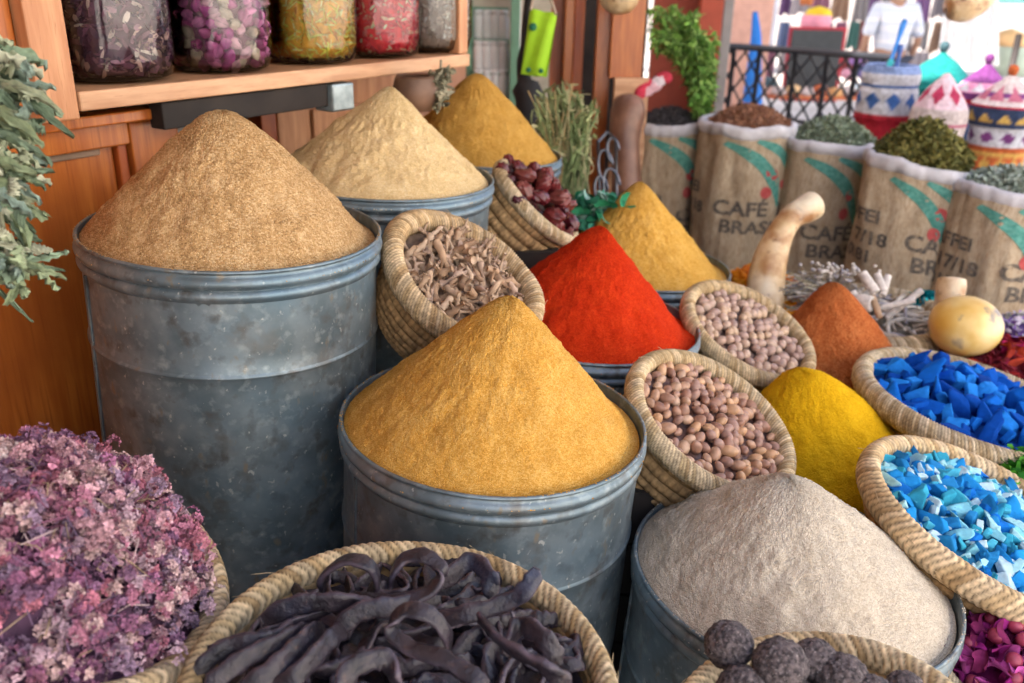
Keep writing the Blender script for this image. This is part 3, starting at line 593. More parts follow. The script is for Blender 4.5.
# --- light blue chips
F, r = pose(990, 528, 138, 55, 33, 1.82)
basket(F, r, 'straw basket with a braided rim holding light blue mineral chips at the right edge', depth=.42, rim_t=.085, rows=5, base=.6, style='braid', rim_flat=1.4, tint=(1.05, .98, .9))
mound(r*.88, .03, F, M_pig, 'mineral_layer', 'lower layer of light blue mineral crumbs under the top chips', 'mineral', (.05, .28, .5), drop=.014, amp=.012, scale=60)
crate(F, r, 'light blue mineral basket', .42)
lc = [(.01, .18, .62), (.08, .48, .66), (.38, .70, .76), (.02, .28, .68), (.22, .58, .70), (.04, .36, .52), (.50, .70, .78), (.02, .22, .52)]
scatter([chunk(30+k, .019, (1.2, .9, .5), lc[k % 8], name='mineral_chip', m=M_pig, bev=.04) for k in range(16)], F, heap(r*.88, .034, 290, .35), None, 'mineral chip', 'light blue mineral chips', zoff=.0, scl=(.35, 1.2),
        labels=['vivid blue mineral chip in the basket at the right edge' if k % 8 in (0, 3, 7) else ('whitish blue mineral chip in the basket at the right edge' if k % 8 in (2, 6) else 'turquoise mineral chip in the basket at the right edge') for k in range(16)])

# --- dark rough balls
F, r = pose(822, 742, 158, 110, 3, 1.2)
basket(F, r, 'straw basket of dark rough balls cut by the bottom edge of the photo', depth=.45, rim_t=.10, rows=5, style='braid', base=.65, tint=(1.1, 1.08, 1.0))
M_ball = mat('rough_dark_seed_ball', (.035, .028, .03), (.15, .12, .12), scale=160, rough=.95, bump=1, bscale=140, dist=.006, detail=2, extra=[(300, .6, .7, (.3, .26, .25), None)])
Fi = F.inverted()
for k, (px, py, rad) in enumerate([(729, 645, .034), (780, 665, .037), (815, 660, .030), (842, 680, .036), (870, 700, .034), (742, 692, .035), (800, 712, .036), (905, 690, .026), (880, 730, .036), (700, 730, .034), (840, 735, .036)]):
    c = P(px, py, 1.245 - (py-645)*.0011 - (.02 if k in (1,) else 0)); b = lumpy(60, 44, rad, rad, rad*.97, .055, 6, 60+k)
    tag(b.build('seed_ball', M_ball, M=Matrix.Translation(Vector(c))), ['topmost dark rough ball, leftmost against the pale powder', 'large dark rough ball in front at the pale powder foot'][k] if k < 2 else 'dark rough ball in the basket at the bottom edge', 'seed ball', 'dark rough balls in the bottom basket')
mound(r*.9, .0, F, M_ball, 'crumb_layer', 'dark crumbs lying under the rough balls', 'crumbs', (1, 1, 1), drop=.03)

# --- dark curled pods
M_pod = mat('dark_curled_pod', (.018, .015, .023), (.062, .050, .064), scale=34, rough=.4, bump=.7, bscale=160, dist=.003, attr=True, extra=[(60, .62, .8, (.12, .07, .055), None), (12, .56, .8, (.035, .045, .085), None)])
F, r = pose(403, 688, 219, 158, 0, 1.19)
crate(F, r, 'dark pods basket', .4, .2)
PZ = P(403, 688, 1.19)[2]
basket(F, r, 'wide straw basket with a braided rim, full of dark curled pods, bottom centre', depth=.4, rim_t=.062, rows=5, style='braid', base=.65, tint=(.95, .92, .85), rim_flat=1.6)
mound(r*.9, .0, F, M_pod, 'pod_layer', 'shadowed lower layer of dark pods in the wide basket', 'pods', (1, 1, 1), drop=.022, amp=.02, scale=30)
def pod(pts, w_, label=None, side=(0, 0, 1), thick=.52):
    p = spline(pts, 60); n = len(p); t = np.linspace(0, 1, n); rad = w_*np.clip(np.minimum(t*7+.35, (1-t)*6+.3), 0, 1)**.7
    rad = rad*(1+.08*np.sin(t*31+rng.uniform(0, 6)))
    T = np.gradient(p, axis=0); T /= np.linalg.norm(T, axis=1)[:, None]; m = 20; a = np.arange(m)*2*math.pi/m; V = np.zeros((n, m, 3)); s0 = np.asarray(side, float)
    tw = rng.normal()*.35
    for i in range(n):
        N = s0 - T[i]*(s0@T[i]); N /= np.linalg.norm(N)+1e-9; B = np.cross(T[i], N); th = tw*t[i]; N, B = N*math.cos(th)+B*math.sin(th), B*math.cos(th)-N*math.sin(th)
        e = thick*(.75+.55*np.abs(np.cos(a))**3+.05*np.sin(a*5+t[i]*6))         # thick seams along both edges, thin middle
        V[i] = p[i] + np.outer(np.cos(a)*rad[i], N) + np.outer(np.sin(a)*rad[i]*e*1.0, B)
    V += (fbm(V.reshape(-1, 3), 190, rng.integers(50), 2).reshape(n, m)*.0011)[..., None]*np.array([.7, .7, 1])
    V += (fbm(V.reshape(-1, 3), 70, rng.integers(50), 2).reshape(n, m)*.0028)[..., None]*np.array([.6, .6, 1])
    cc = np.broadcast_to((.65+1.3*np.abs(np.cos(a))**8)[None, :, None]*np.array([1.0, .93, .95]), V.shape); b = MB(); b.grid(V, cv=True, col=cc); b.f.append(tuple(range(m))[::-1]); b.f.append(tuple((n-1)*m+i for i in range(m)))  # pale edges: seam tone plus an edge highlight put into the colour
    o = b.build('curled_pod', M_pod); return tag(o, label or 'dark leathery pod among the others in the wide bottom basket', 'pod', 'dark curled pods')
def pp(px, py, h): return hitz(px, py, PZ+h*1.1+.02)
SIDE = nrm(CR*.15+np.array([0, .8, .6]))
pod([pp(322, 592, .03), pp(326, 573, .06), pp(348, 560, .085), pp(370, 566, .08), pp(377, 583, .05), pp(368, 594, .03)], .013, 'dark pod bent into a low arch at the upper left of the pile', side=(.3, .9, .2))
pod([pp(350, 594, .04), pp(395, 601, .05), pp(428, 592, .06), pp(441, 570, .075), pp(425, 556, .085), pp(405, 558, .08), pp(393, 574, .06), pp(391, 588, .04)], .012, 'dark pod curled into a round hoop at the top of the pile', side=(.2, .9, .3))
pod([pp(449, 655, .02), pp(446, 632, .06), pp(425, 613, .085), pp(402, 612, .085), pp(392, 630, .07), pp(410, 648, .06), pp(447, 660, .06), pp(478, 680, .05), pp(490, 700, .03)], .0115, 'dark pod looped like a ribbon in the middle of the pile', side=(.2, .85, .4))
pod([pp(430, 622, .03), pp(465, 614, .05), pp(505, 603, .06), pp(527, 588, .08), pp(537, 568, .10)], .013, 'long dark pod with its pointed tip over the right rim', side=(.0, .5, .8))
pod([pp(208, 648, .02), pp(245, 640, .04), pp(285, 625, .045), pp(330, 612, .04)], .007, 'thin reddish straight pod at the left of the pile', side=(0, .3, 1))
for a_, b_, c_, d_ in [((262, 620), (300, 604), (350, 602), (390, 612)), ((195, 672), (230, 645), (270, 640), (300, 622)), ((205, 690), (240, 662), (285, 640), (310, 628)), ((240, 695), (275, 668), (300, 645), (322, 625)), ((270, 690), (300, 672), (330, 640), (345, 628)), ((335, 632), (360, 612), (395, 606), (440, 600)), ((470, 605), (500, 640), (545, 668), (570, 690)), ((440, 585), (470, 562), (488, 575), (492, 598)), ((505, 655), (520, 625), (545, 640), (560, 665)), ((340, 700), (352, 668), (385, 660), (400, 690))]:
    pod([pp(*a_, .035), pp(*b_, .055), pp(*c_, .055), pp(*d_, .03)], rng.uniform(.0115, .0145), side=(rng.normal()*.2, .45, .85))
Fn = np.array(F)
for (x, y, z, q) in heap(r*.88, .022, 88, .3, power=2):
    a = rng.uniform(-.9, .9)+(math.pi/5); L_ = rng.uniform(.06, .12); d = np.array([math.cos(a), math.sin(a), 0]); k = rng.normal()*.6; nn = np.array([-d[1], d[0], 0]); lift = rng.uniform(0, .02)
    base_ = np.array([x, y, z*.5-.004]); loc = [base_+d*L_*t+nn*L_*k*(t*t*4-.3)+np.array([0, 0, lift*(1-4*t*t)]) for t in (-.5, -.25, 0, .25, .5)]
    loc = [l*min(1, r*.90/max(1e-6, math.hypot(l[0], l[1])))*np.array([1, 1, 0])+np.array([0, 0, l[2]]) for l in loc]
    pod([xf(l, F) for l in loc], rng.uniform(.0095, .0135), side=(rng.normal()*.5, rng.normal()*.5+.3, .7))
# --- heap of dried pink flowers
F, r = pose(38, 566, 194, 124, 14, 1.25)
basket(F, r, 'straw basket of dried pink and purple flower heads, bottom left', depth=.4, rim_t=.085, rows=5, base=.65, style='braid', tint=(.98, .96, .93), rim_flat=1.3)
crate(F, r, 'pink flower basket', .4)
b = MB(); fc = [(.52, .24, .32), (.40, .18, .30), (.60, .38, .40), (.66, .50, .45), (.30, .17, .27), (.50, .20, .25), (.36, .27, .36), (.58, .44, .48)]
Fz = np.array(F)
def floret(mb, c, n, s, col):
    n = nrm(n); x = nrm(np.cross(n, rng.normal(size=3))); y = np.cross(n, x); k = rng.integers(4, 6); vs = []; fs = []; cs = []
    for q in range(k):
        a = q*2*math.pi/k+rng.normal()*.2; d = x*math.cos(a)+y*math.sin(a); e = np.cross(n, d); L_ = s*rng.uniform(.75, 1.2); up = n*s*rng.uniform(.05, .75)
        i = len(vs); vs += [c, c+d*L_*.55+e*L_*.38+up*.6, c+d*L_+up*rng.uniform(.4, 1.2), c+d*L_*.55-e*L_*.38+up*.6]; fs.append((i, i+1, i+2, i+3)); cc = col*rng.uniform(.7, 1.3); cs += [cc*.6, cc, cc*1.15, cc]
    mb.add(np.array(vs), fs, np.clip(np.array(cs), 0, .9))
for (hx, hy, hz_, q) in heap(r*.84, .1, 215, .3, edge=.98):
    a = math.atan2(hy, hx); base_z = .125*(1-q**2.4) + .06*max(0, (hy/r))*(1-q); big = rng.uniform(.016, .033); out = rng.uniform(-.014, .018)
    c0 = np.array([hx, hy, base_z+out]); n0 = nrm(np.array([hx/r*.9, hy/r*.9, 1])+rng.normal(size=3)*.45); col = np.array(fc[rng.integers(8)])*rng.uniform(.8, 1.25)
    for sub in range(rng.integers(5, 9)):          # a head is made of small round umbels
        c1 = c0+rng.normal(size=3)*big*.55; sr = big*rng.uniform(.28, .5); col1 = col*rng.uniform(.75, 1.2) if rng.random() < .75 else np.array(fc[rng.integers(8)])
        for k in range(rng.integers(16, 30)):
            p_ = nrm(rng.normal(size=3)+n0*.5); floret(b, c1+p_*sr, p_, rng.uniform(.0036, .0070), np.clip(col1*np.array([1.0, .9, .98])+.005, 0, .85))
    for k in range(3):
        e = c0-n0*.05+rng.normal(size=3)*.012; b.tube(spline([c0, (c0+e)/2+rng.normal(size=3)*.005, e], 6), .0013, 5, col=(.26, .12, .18))
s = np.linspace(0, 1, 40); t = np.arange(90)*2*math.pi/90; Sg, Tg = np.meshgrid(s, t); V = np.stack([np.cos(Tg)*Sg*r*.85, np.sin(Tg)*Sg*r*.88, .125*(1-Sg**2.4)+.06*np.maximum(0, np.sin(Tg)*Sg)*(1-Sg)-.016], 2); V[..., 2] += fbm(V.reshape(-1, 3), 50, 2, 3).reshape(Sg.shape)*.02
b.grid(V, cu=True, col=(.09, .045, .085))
for i in range(260):
    q = math.sqrt(rng.random())*.96; a = rng.uniform(0, 6.28); c = np.array([r*.82*q*math.cos(a), r*.82*q*math.sin(a), .135*(1-q**2.4)+.008]); d = nrm(rng.normal(size=3)*np.array([1, 1, .35])); L_ = rng.uniform(.02, .07)
    e = rng.normal(size=3)*.006; b.tube(np.array([c-d*L_/2, c+e+[0, 0, .006], c+d*L_/2]), np.array([.0007, .0008, .0006])*rng.uniform(.7, 1.6), 5, col=[(.30, .12, .20), (.46, .34, .22), (.25, .16, .26), (.6, .45, .45)][rng.integers(4)])
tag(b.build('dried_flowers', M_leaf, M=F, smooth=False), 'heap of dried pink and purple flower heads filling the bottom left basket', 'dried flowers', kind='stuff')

# ================================================================ COFFEE SACKS
M_burlap = mat('burlap', (.38, .30, .205), (.50, .41, .295), scale=12, rough=.95, spec=.1, bump=.5, bscale=260, extra=[(200, .45, .7, (.28, .19, .11), (1, 1, .15)), (200, .5, .75, (.5, .39, .26), (.3, .3, 1))], dist=.002)
M_liner = mat('white_sack_liner', (.42, .405, .42), (.58, .565, .58), scale=14, rough=.85, bump=.5, bscale=45, dist=.004)
M_ink = mat('faded_black_ink', (.07, .06, .05), (.19, .155, .12), scale=90, rough=.95)
M_teal = mat('teal_ink', (.05, .22, .18), (.12, .33, .27), scale=70, rough=.95)
M_redink = mat('faded_red_ink', (.42, .06, .06), (.5, .10, .09), scale=70, rough=.95)
def text_mesh(txt, size):
    cu = bpy.data.curves.new('t', 'FONT'); cu.body = txt; cu.size = size; cu.resolution_u = 3; cu.offset = size*.03
    ob = bpy.data.objects.new('t', cu); COL.objects.link(ob); dg = bpy.context.evaluated_depsgraph_get(); me = ob.evaluated_get(dg).to_mesh()
    v = np.array([x.co[:] for x in me.vertices])*np.array([1.12, 1, 1]); f = [tuple(p.vertices) for p in me.polygons]; bpy.data.objects.remove(ob); return v, f
def sack(px, py, hw, r, label, seed, fill, droop=0.0, printing=True, yaw=0.0, up=0.0):
    d = FPX*r/hw; c = P(px, py, d); H = c[2]; toc = math.atan2(-c[1], -c[0])      # angle that looks at the camera
    root = empty('burlap_sack', Matrix.Translation(Vector((c[0], c[1], 0))), label, 'sack', 'burlap sacks of dried herbs')
    def sp(th, z, out=0.0):
        th = np.asarray(th, float); z = np.asarray(z, float); q = z/H
        R = r*(.985+.05*np.sin(math.pi*np.clip(q, 0, 1)*.9)) - r*.10*np.clip(.08-q, 0, 1)/.08*.6
        p = np.stack([np.cos(th)*2, np.sin(th)*2, z*2.5], -1).reshape(-1, 3)
        R = R + (fbm(p, 1.1, seed, 3)*.035 + fbm(p*np.array([3, 3, .5]), 1.1, seed+2, 2)*.006).reshape(th.shape) + out
        dz = droop*np.cos(th-toc+1.2)*q
        return np.stack([np.cos(th)*R, np.sin(th)*R, z+dz], -1)
    b = MB(); th, z = np.meshgrid(np.arange(180)*2*math.pi/180, np.linspace(0, H-.03, 110), indexing='ij'); b.grid(sp(th, z), cu=True); b.build('sack_body', M_burlap, root)
    # rolled white liner over the mouth
    l = MB(); a = np.linspace(0, 2*math.pi, 15)[:-1]; U, V = np.meshgrid(np.arange(150)*2*math.pi/150, a, indexing='ij')
    wob = fbm(np.stack([np.cos(U)*2, np.sin(U)*2, V*.4], -1).reshape(-1, 3), .9, seed+5, 3).reshape(U.shape)
    base_ = sp(U, np.full(U.shape, H-.03)); rd = np.stack([np.cos(U), np.sin(U), 0*U], -1)
    W = base_ + rd*((.019+wob*.008)*np.cos(V)-.011)[..., None]; W[..., 2] += (.028+wob*.010)*np.sin(V) + wob[:, :1]*.018 + .006
    l.grid(W, cu=True, cv=True); l.build('white_liner', M_liner, root)
    k = MB(); U, V = np.meshgrid(np.arange(60)*2*math.pi/60, np.linspace(0, 1, 4), indexing='ij'); W = sp(U, np.full(U.shape, H-.045)); W[..., :2] *= (1-.97*V)[..., None]; k.grid(W, cu=True); k.build('inner_liner', M_liner, root)
    if printing:
        def place(v, f, th0, z0, name, m, yaw=0.0):      # v in metres: x to the right as seen, y up
            th = toc + th0 + yaw + np.asarray(v)[:, 0]/r; W = sp(th, z0+np.asarray(v)[:, 1], .0028); q = MB(); q.add(W, f); return q.build(name, m, root, smooth=False)
        for (t, th0, z0, sz) in (('CAFÉ', -.02, H-.44+up, .088), ('DO', 1.30, H-.44+up, .088), ('BRASIL', .14, H-.52+up, .082), ('CAFFEI', -1.62, H-.37+up, .068), ('17/18', -1.2, H-.455+up, .072), ('0181', -1.28, H-.53+up, .068)):
            v, f = text_mesh(t, sz); place(v, f, th0, z0, 'printed_text', M_ink, yaw)
        # teal leaf bands sweeping down the right side
        for (x0, z0, x1, z1, w0, bow) in ((-.09, -.07, .165, -.34, .054, .062), (.045, -.055, .22, -.22, .042, .04)):
            t = np.linspace(0, 1, 24); wd = w0*np.sin(math.pi*np.clip(t*.9+.08, 0, 1))**.6; nx, nz = -(z1-z0), (x1-x0); L_ = math.hypot(nx, nz); nx /= L_; nz /= L_
            X = x0+(x1-x0)*t+nx*bow*np.sin(math.pi*t); Z = z0+(z1-z0)*t+nz*bow*np.sin(math.pi*t)
            v = np.concatenate([np.stack([X+nx*wd*s_, Z+nz*wd*s_], 1) for s_ in (-.5, 0, .5)]); f = [(i+24*j, i+1+24*j, i+25+24*j, i+24+24*j) for j in range(2) for i in range(23)]
            place(v, f, .0, H, 'leaf_print', M_teal)
        for (x, zz, rr) in ((.115, -.255, .023), (.10, -.335, .023), (.175, -.30, .016)):
            a = np.arange(16)*2*math.pi/16; v = np.concatenate([[[x, zz]], np.stack([x+rr*np.cos(a), zz+rr*1.15*np.sin(a)], 1)]); f = [(0, i+1, (i+1) % 16+1) for i in range(16)]
            place(v, f, .0, H+up*.5+.03, 'dot_print', M_redink)
    # contents
    kind, cols, hgt, lab = fill; b = MB(); s = np.linspace(0, 1, 40); t = np.arange(90)*2*math.pi/90; Sg, Tg = np.meshgrid(s, t); R0 = r*.90
    top = lambda q: hgt*(1-q**1.7)
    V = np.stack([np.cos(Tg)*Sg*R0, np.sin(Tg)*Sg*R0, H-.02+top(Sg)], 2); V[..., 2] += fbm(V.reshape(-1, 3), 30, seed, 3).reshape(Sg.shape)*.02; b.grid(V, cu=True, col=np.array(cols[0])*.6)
    for i in range(2600):
        q = math.sqrt(rng.random())*.97; a = rng.uniform(0, 6.283); c_ = np.array([R0*q*math.cos(a), R0*q*math.sin(a), H-.02+top(q)+rng.normal()*.006+.004]); cc = np.array(cols[rng.integers(len(cols))])*rng.uniform(.7, 1.25)
        if kind == 'grain': shred(b, c_, .012, .009, cc, .3)
        elif kind == 'leaf': shred(b, c_, .026, .016, cc, .8)
        else: shred(b, c_+np.array([0, 0, rng.uniform(0, .03)]), .045, .014, cc, 1.0)
    tag(b.build('dried_herbs', M_leaf, M=Matrix.Translation(Vector((c[0], c[1], 0)))), lab, 'dried herbs', kind='stuff')
    return c
sack(671, 120, 39, .185, 'burlap coffee sack of dark seeds holding the fresh green bunch', 11, ('grain', [(.07, .065, .07), (.12, .11, .12)], .07, 'dark grey seeds heaped in the leftmost sack'), yaw=.30)
sack(750, 121, 47, .21, 'burlap coffee sack of reddish brown flakes in front of the railing', 22, ('grain', [(.34, .16, .09), (.42, .22, .13), (.28, .12, .07)], .085, 'reddish brown flakes heaped in the second sack'), yaw=-.52, up=.06)
sack(832, 138, 48, .21, 'burlap coffee sack of pale green leaves, third from the left', 33, ('leaf', [(.24, .30, .20), (.32, .38, .28), (.18, .23, .14)], .10, 'pale green dried leaves heaped in the third sack'), droop=.012, yaw=-.32, up=.035)
sack(920, 160, 53, .21, 'burlap coffee sack of olive brown herbs with its mouth sloping down to the right', 44, ('wild', [(.17, .16, .04), (.24, .21, .06), (.11, .11, .03)], .14, 'olive brown tangled dried herbs heaped in the fourth sack'), droop=.035, yaw=.02, up=.12)
sack(1012, 184, 56, .21, 'burlap coffee sack of pale grey green leaves, cut by the right edge', 55, ('leaf', [(.36, .42, .34), (.44, .5, .42), (.28, .33, .26)], .07, 'pale grey green dried leaves in the rightmost sack'), droop=.02, yaw=.12, up=.13)

# ================================================================ THINGS BEHIND, LEFT TO RIGHT
def vbox(mb, x0, x1, y0, y1, d, th, col=None, tilt=0):
    """upright box whose front spans these pixels at depth d"""
    ym = (y0+y1)/2; a = P(x0, ym, d); b_ = P(x1, ym, d); t_ = P((x0+x1)/2, y0, d); bo = P((x0+x1)/2, y1, d)
    # keep upright: same horizontal distance for top and bottom
    cx = (a+b_)/2; hd = math.hypot(cx[0]-CAM[0], cx[1]-CAM[1]); vt = ray((x0+x1)/2, y0); vb = ray((x0+x1)/2, y1)
    zt_ = CAMZ+hd*vt[2]/math.hypot(vt[0], vt[1]); zb_ = max(.0, CAMZ+hd*vb[2]/math.hypot(vb[0], vb[1]))
    mb.box((min(a[0], b_[0]), cx[1], zb_), (max(a[0], b_[0]), cx[1]+th, zt_), col); return (min(a[0], b_[0]), max(a[0], b_[0]), cx[1], zb_, zt_)
def solo(name, m, x0, x1, y0, y1, d, th, label, cat, parent=None, bev=.004, kind=None, group=None):
    b = MB(); e = vbox(b, x0, x1, y0, y1, d, th); o = b.build(name, m, parent, smooth=False); k = o.modifiers.new('bevel', 'BEVEL'); k.width = bev; k.segments = 2
    if cat: tag(o, label, cat, group, kind)
    return o, e
def flatm(name, c, rough=.8, **k): return mat(name, tuple(np.array(c)*.85), c, scale=18, rough=rough, **k)
# green shelf of white jars
M_green = flatm('sage_green_paint', (.16, .34, .24), .5); M_cream = flatm('cream_plaster', (.62, .56, .48)); M_whitejar = flatm('white_enamel', (.78, .80, .84), .3)
sh = empty('green_shelf', (0, 0, 0), 'sage green shelf unit of small white jars on the far wall', 'shelf')
D = 4.15
solo('upright', M_green, 466, 472, -60, 150, D, .16, None, None, sh); solo('upright', M_green, 509, 518, -60, 300, D, .16, None, None, sh)
solo('back_panel', M_cream, 466, 517, -60, 300, D+.2, .02, None, None, sh)
for y in (7, 40, 71, 100): solo('shelf', M_green, 472, 508.8, y, y+4, D+.005, .15, None, None, sh, .002)
jl = MB(); jl.lathe([(.001, 0), (.024, 0), (.026, .006), (.026, .095), (.02, .105), (.02, .112), (.023, .114), (.023, .13), (.001, .132)], 24)
jar0 = jl.build('white_jar', M_whitejar); first = True
for y in (40, 71, 100):
    for x in (477.5, 486, 494.5, 503):
        c = P(x, y, D+.02); hd = math.hypot(c[0], c[1]); v = ray(490, y); zz = CAMZ+math.hypot(*P(490, y, D+.005)[:2])*v[2]/math.hypot(v[0], v[1])
        MM = Matrix.Translation(Vector((c[0], P(490, y, D+.005)[1]+.06, zz+.0005))); o = jar0 if first else inst(jar0, MM); o.matrix_world = MM; first = False
        tag(o, 'small white jar standing on the %s board of the green shelf' % {40: 'middle', 71: 'lower', 100: 'lowest'}[y], 'jar', 'small white jars on the green shelf')
for x, c_, nm in ((477, (.6, .45, .1), 'yellow'), (486, (.55, .2, .1), 'orange'), (495, (.1, .35, .15), 'green'), (503, (.6, .08, .05), 'red')):
    b = MB(); b.lathe([(.001, 0), (.02, 0), (.02, .05), (.012, .06), (.001, .062)], 20); c = P(x, 7, D+.02); v = ray(490, 7); zz = CAMZ+math.hypot(*P(490, 7, D+.005)[:2])*v[2]/math.hypot(v[0], v[1])
    tag(b.build('spice_tin', flatm(nm+'_tin', c_, .4), M=Matrix.Translation(Vector((c[0], P(490, 7, D+.005)[1]+.06, zz)))), 'small %s tin on the top board of the green shelf' % nm, 'tin', 'small tins on the green shelf')
solo('pale_wall', M_cream, 518.5, 548, -80, 300, 4.4, .1, 'narrow strip of pale plaster wall beside the green shelf', 'wall')
# woodwork
fr_ = empty('door_frame', (0, 0, 0), 'red orange wooden door frame with a dark opening behind the green bundle', 'door frame')
for (x0, x1, dd, m) in ((541, 561, 4.45, M_wood_r), (561, 570, 4.35, M_wood), (570, 580, 4.4, M_wood_r), (592, 607, 4.2, M_wood)): solo('post', m, x0, x1-.3, -80, 330, dd, .08, None, None, fr_)
solo('opening_shade_sheet', M_dark, 540, 640, -80, 330, 4.75, .02, None, None, fr_)  # near-black sheet: the shade inside the doorway put into its colour
solo('lower_panel', M_wood_l, 607.2, 640, 78, 330, 4.25, .05, None, None, fr_)
solo('wooden_shutter', M_wood, 613, 646, -60, 79, 3.95, .04, 'small orange wooden shutter hanging above the gourd', 'shutter')
solo('board_wall', flatm('oxide_red_boards', (.28, .05, .025)), 646, 690, -80, 320, 5.2, .05, 'dark red board wall behind the fresh green leaves', 'wall')
solo('red_post', flatm('oxide_red_post', (.34, .06, .03)), 690.5, 712, -80, 320, 5.0, .08, 'dull red post beside the fresh green bunch', 'post')
solo('grey_post', flatm('grey_paint', (.25, .24, .23)), 712.5, 722, -80, 320, 5.05, .08, 'slim grey post between the red post and the pink wall', 'post')
# lime green cloth bag
b = MB(); nu, nv = 26, 22; U, V = np.meshgrid(np.linspace(0, 1, nu), np.linspace(0, 1, nv), indexing='ij')
tl, tr, bl_, br_ = P(530, 9, 3.6), P(557, 14, 3.6), P(521, 74, 3.6), P(547, 77, 3.6)
W = (tl*(1-U)[..., None]+tr*U[..., None])*(1-V)[..., None]+(bl_*(1-U)[..., None]+br_*U[..., None])*V[..., None]; bul = np.sin(U*math.pi)**.6*np.sin(np.clip(V, .02, .98)*math.pi)**.5*.025 + .006*np.sin(U*9+V*3)
W1 = W+CF*-1*bul[..., None]; W2 = W+CF*bul[..., None]; b.grid(W1); b.grid(W2[:, ::-1])
bag = empty('cloth_bag', P(540, 74, 3.6), 'lime green cloth bag hanging on the door post with dark green dots', 'bag')
MI = Matrix.Translation(-Vector(P(540, 74, 3.6)))
for m_ in (b,): m_.v = [xf(v, MI) for v in m_.v]
b.build('bag_body', flatm('lime_green_cloth', (.30, .56, .01)), bag)
for (x, y, rr) in ((533, 27, .016), (528.5, 70, .010), (541, 71, .010)):
    q = MB(); c = P(x, y, 3.565); a = np.arange(18)*2*math.pi/18; q.lathe([(.0005, .0), (rr, 0.0), (rr, .003), (.0005, .003)], 18); FM = frame(c-np.array(P(540, 74, 3.6)), -CF)
    q.v = [xf(v, FM) for v in q.v]; q.build('green_dot', flatm('dark_green_print', (.01, .13, .06)), bag)
q = MB(); q.tube(spline([P(531, 10, 3.59), P(534, -6, 3.6), P(538, -25, 3.62), P(549, -5, 3.6), P(556, 15, 3.59)], 16)-P(540, 74, 3.6), .006, 6); q.build('strap', flatm('beige_strap', (.45, .36, .28)), bag)
b = MB(); b.tube(spline([P(533, -30, 3.66), P(526, 30, 3.7), P(524, 78, 3.68), P(530, 100, 3.66), P(529, 122, 3.66), P(534, 140, 3.66)], 20), np.array([.02]*6+[.03]*3+[.06]*8+[.045, .03, .01]), 12); tag(b.build('black_bag', flatm('black_fabric', (.015, .015, .018))), 'black fabric bag hanging below the lime green bag', 'bag')
# bundle of green stalks
b = MB()
for i in range(230):
    x0 = rng.uniform(538, 590); p0 = P(560+rng.normal()*12, 205, 3.25+rng.normal()*.03); p1 = P(x0+rng.normal()*4, rng.uniform(86, 120)+abs(x0-560)*.5, 3.25+rng.normal()*.06)
    c = np.array([(.30, .34, .16), (.22, .28, .12), (.38, .36, .2), (.16, .22, .09)][rng.integers(4)]); mid = (p0+p1)/2+rng.normal(size=3)*.02; pts = spline([p0, mid, p1+rng.normal(size=3)*.02], 9); b.tube(pts, np.linspace(.002, .003, 9), 5, col=c)
    for k in range(5):
        t = pts[rng.integers(3, 9)]; shred(b, t+rng.normal(size=3)*.008, .05, .009, c*rng.uniform(.8, 1.4), .3)
for i in range(7):
    b.tube(spline([P(560, 190, 3.2), P(545+i*4, 130, 3.18), P(528+i*9, 85+rng.uniform(-5, 30), 3.15)], 10), .0022, 5, col=(.45, .33, .16))
tag(b.build('herb_bundle', M_leaf, smooth=False), 'upright bundle of dried grey green stalks behind the dates', 'herb bundle')
# round hat-like gourd and fat gourds
def gourd(pts, rad, m, label, n=28, name='gourd', stem=False):
    b = MB(); p = spline(pts, 40); rr = np.interp(np.linspace(0, 1, 40), np.linspace(0, 1, len(rad)), rad); t = np.linspace(0, 1, 40)
    from_sm = np.convolve(np.pad(rr, 3, 'edge'), np.ones(7)/7, 'valid'); rr = from_sm*np.clip(np.minimum(t, 1-t)*14+.05, 0, 1)**.5; b.tube(p, rr, n)
    v = np.concatenate(b.v); o = b.build(name, m); return tag(o, label, 'gourd')
M_gourd = mat('dried_gourd_skin', (.46, .29, .13), (.68, .52, .32), scale=11, rough=.4, extra=[(13, .50, .66, (.34, .17, .07), None), (38, .58, .7, (.22, .11, .06), None), (6, .52, .7, (.74, .66, .5), None)], bump=.15, bscale=20)
M_gourdd = mat('dark_brown_gourd_skin', (.13, .06, .04), (.24, .12, .075), scale=9, rough=.4, extra=[(14, .55, .75, (.15, .07, .04), None)])
gourd([P(600, 2, 3.7), P(616, -4, 3.7), P(634, -12, 3.7)], [.02, .07, .085, .06], M_gourd, 'pale round gourd hanging at the top above the shutter')
gourd([P(629, 94, 3.95), P(628, 112, 3.95), P(625, 135, 3.95), P(626, 170, 3.95), P(630, 250, 3.95)], [.05, .078, .075, .062, .066, .08], M_gourdd, 'brown bottle gourd standing left of the sacks')
gourd([P(817, 203, 3.0), P(806, 209, 2.98), P(790, 219, 2.97), P(776, 243, 2.97), P(767, 275, 2.97), P(762, 330, 2.97)], [.046, .050, .040, .042, .054, .062, .068], M_gourd, 'long necked pale gourd bending right in front of the sacks')
gourd([P(946, 10, 3.6), P(968, 2, 3.6), P(992, -14, 3.6)], [.04, .07, .07, .05], M_gourd, 'tan gourd hanging at the top right above the white curtain')
gourd([P(952, 277, 2.85), P(951, 286, 2.85), P(949, 302, 2.85), P(947, 330, 2.85)], [.04, .046, .042, .06], M_gourd, 'pale short gourd neck standing behind the round yellow gourd')
b = lumpy(56, 40, .106, .106, .092, .02, 1.2, 3, (1, 1, 1)); o = b.build('round_gourd', mat('yellow_gourd_skin', (.62, .36, .06), (.78, .58, .22), scale=7, rough=.35, extra=[(12, .55, .63, (.16, .13, .13), (1, 1, .6)), (5, .55, .8, (.82, .68, .42), None)]), M=Matrix.Translation(Vector(P(965, 326, 2.72))))
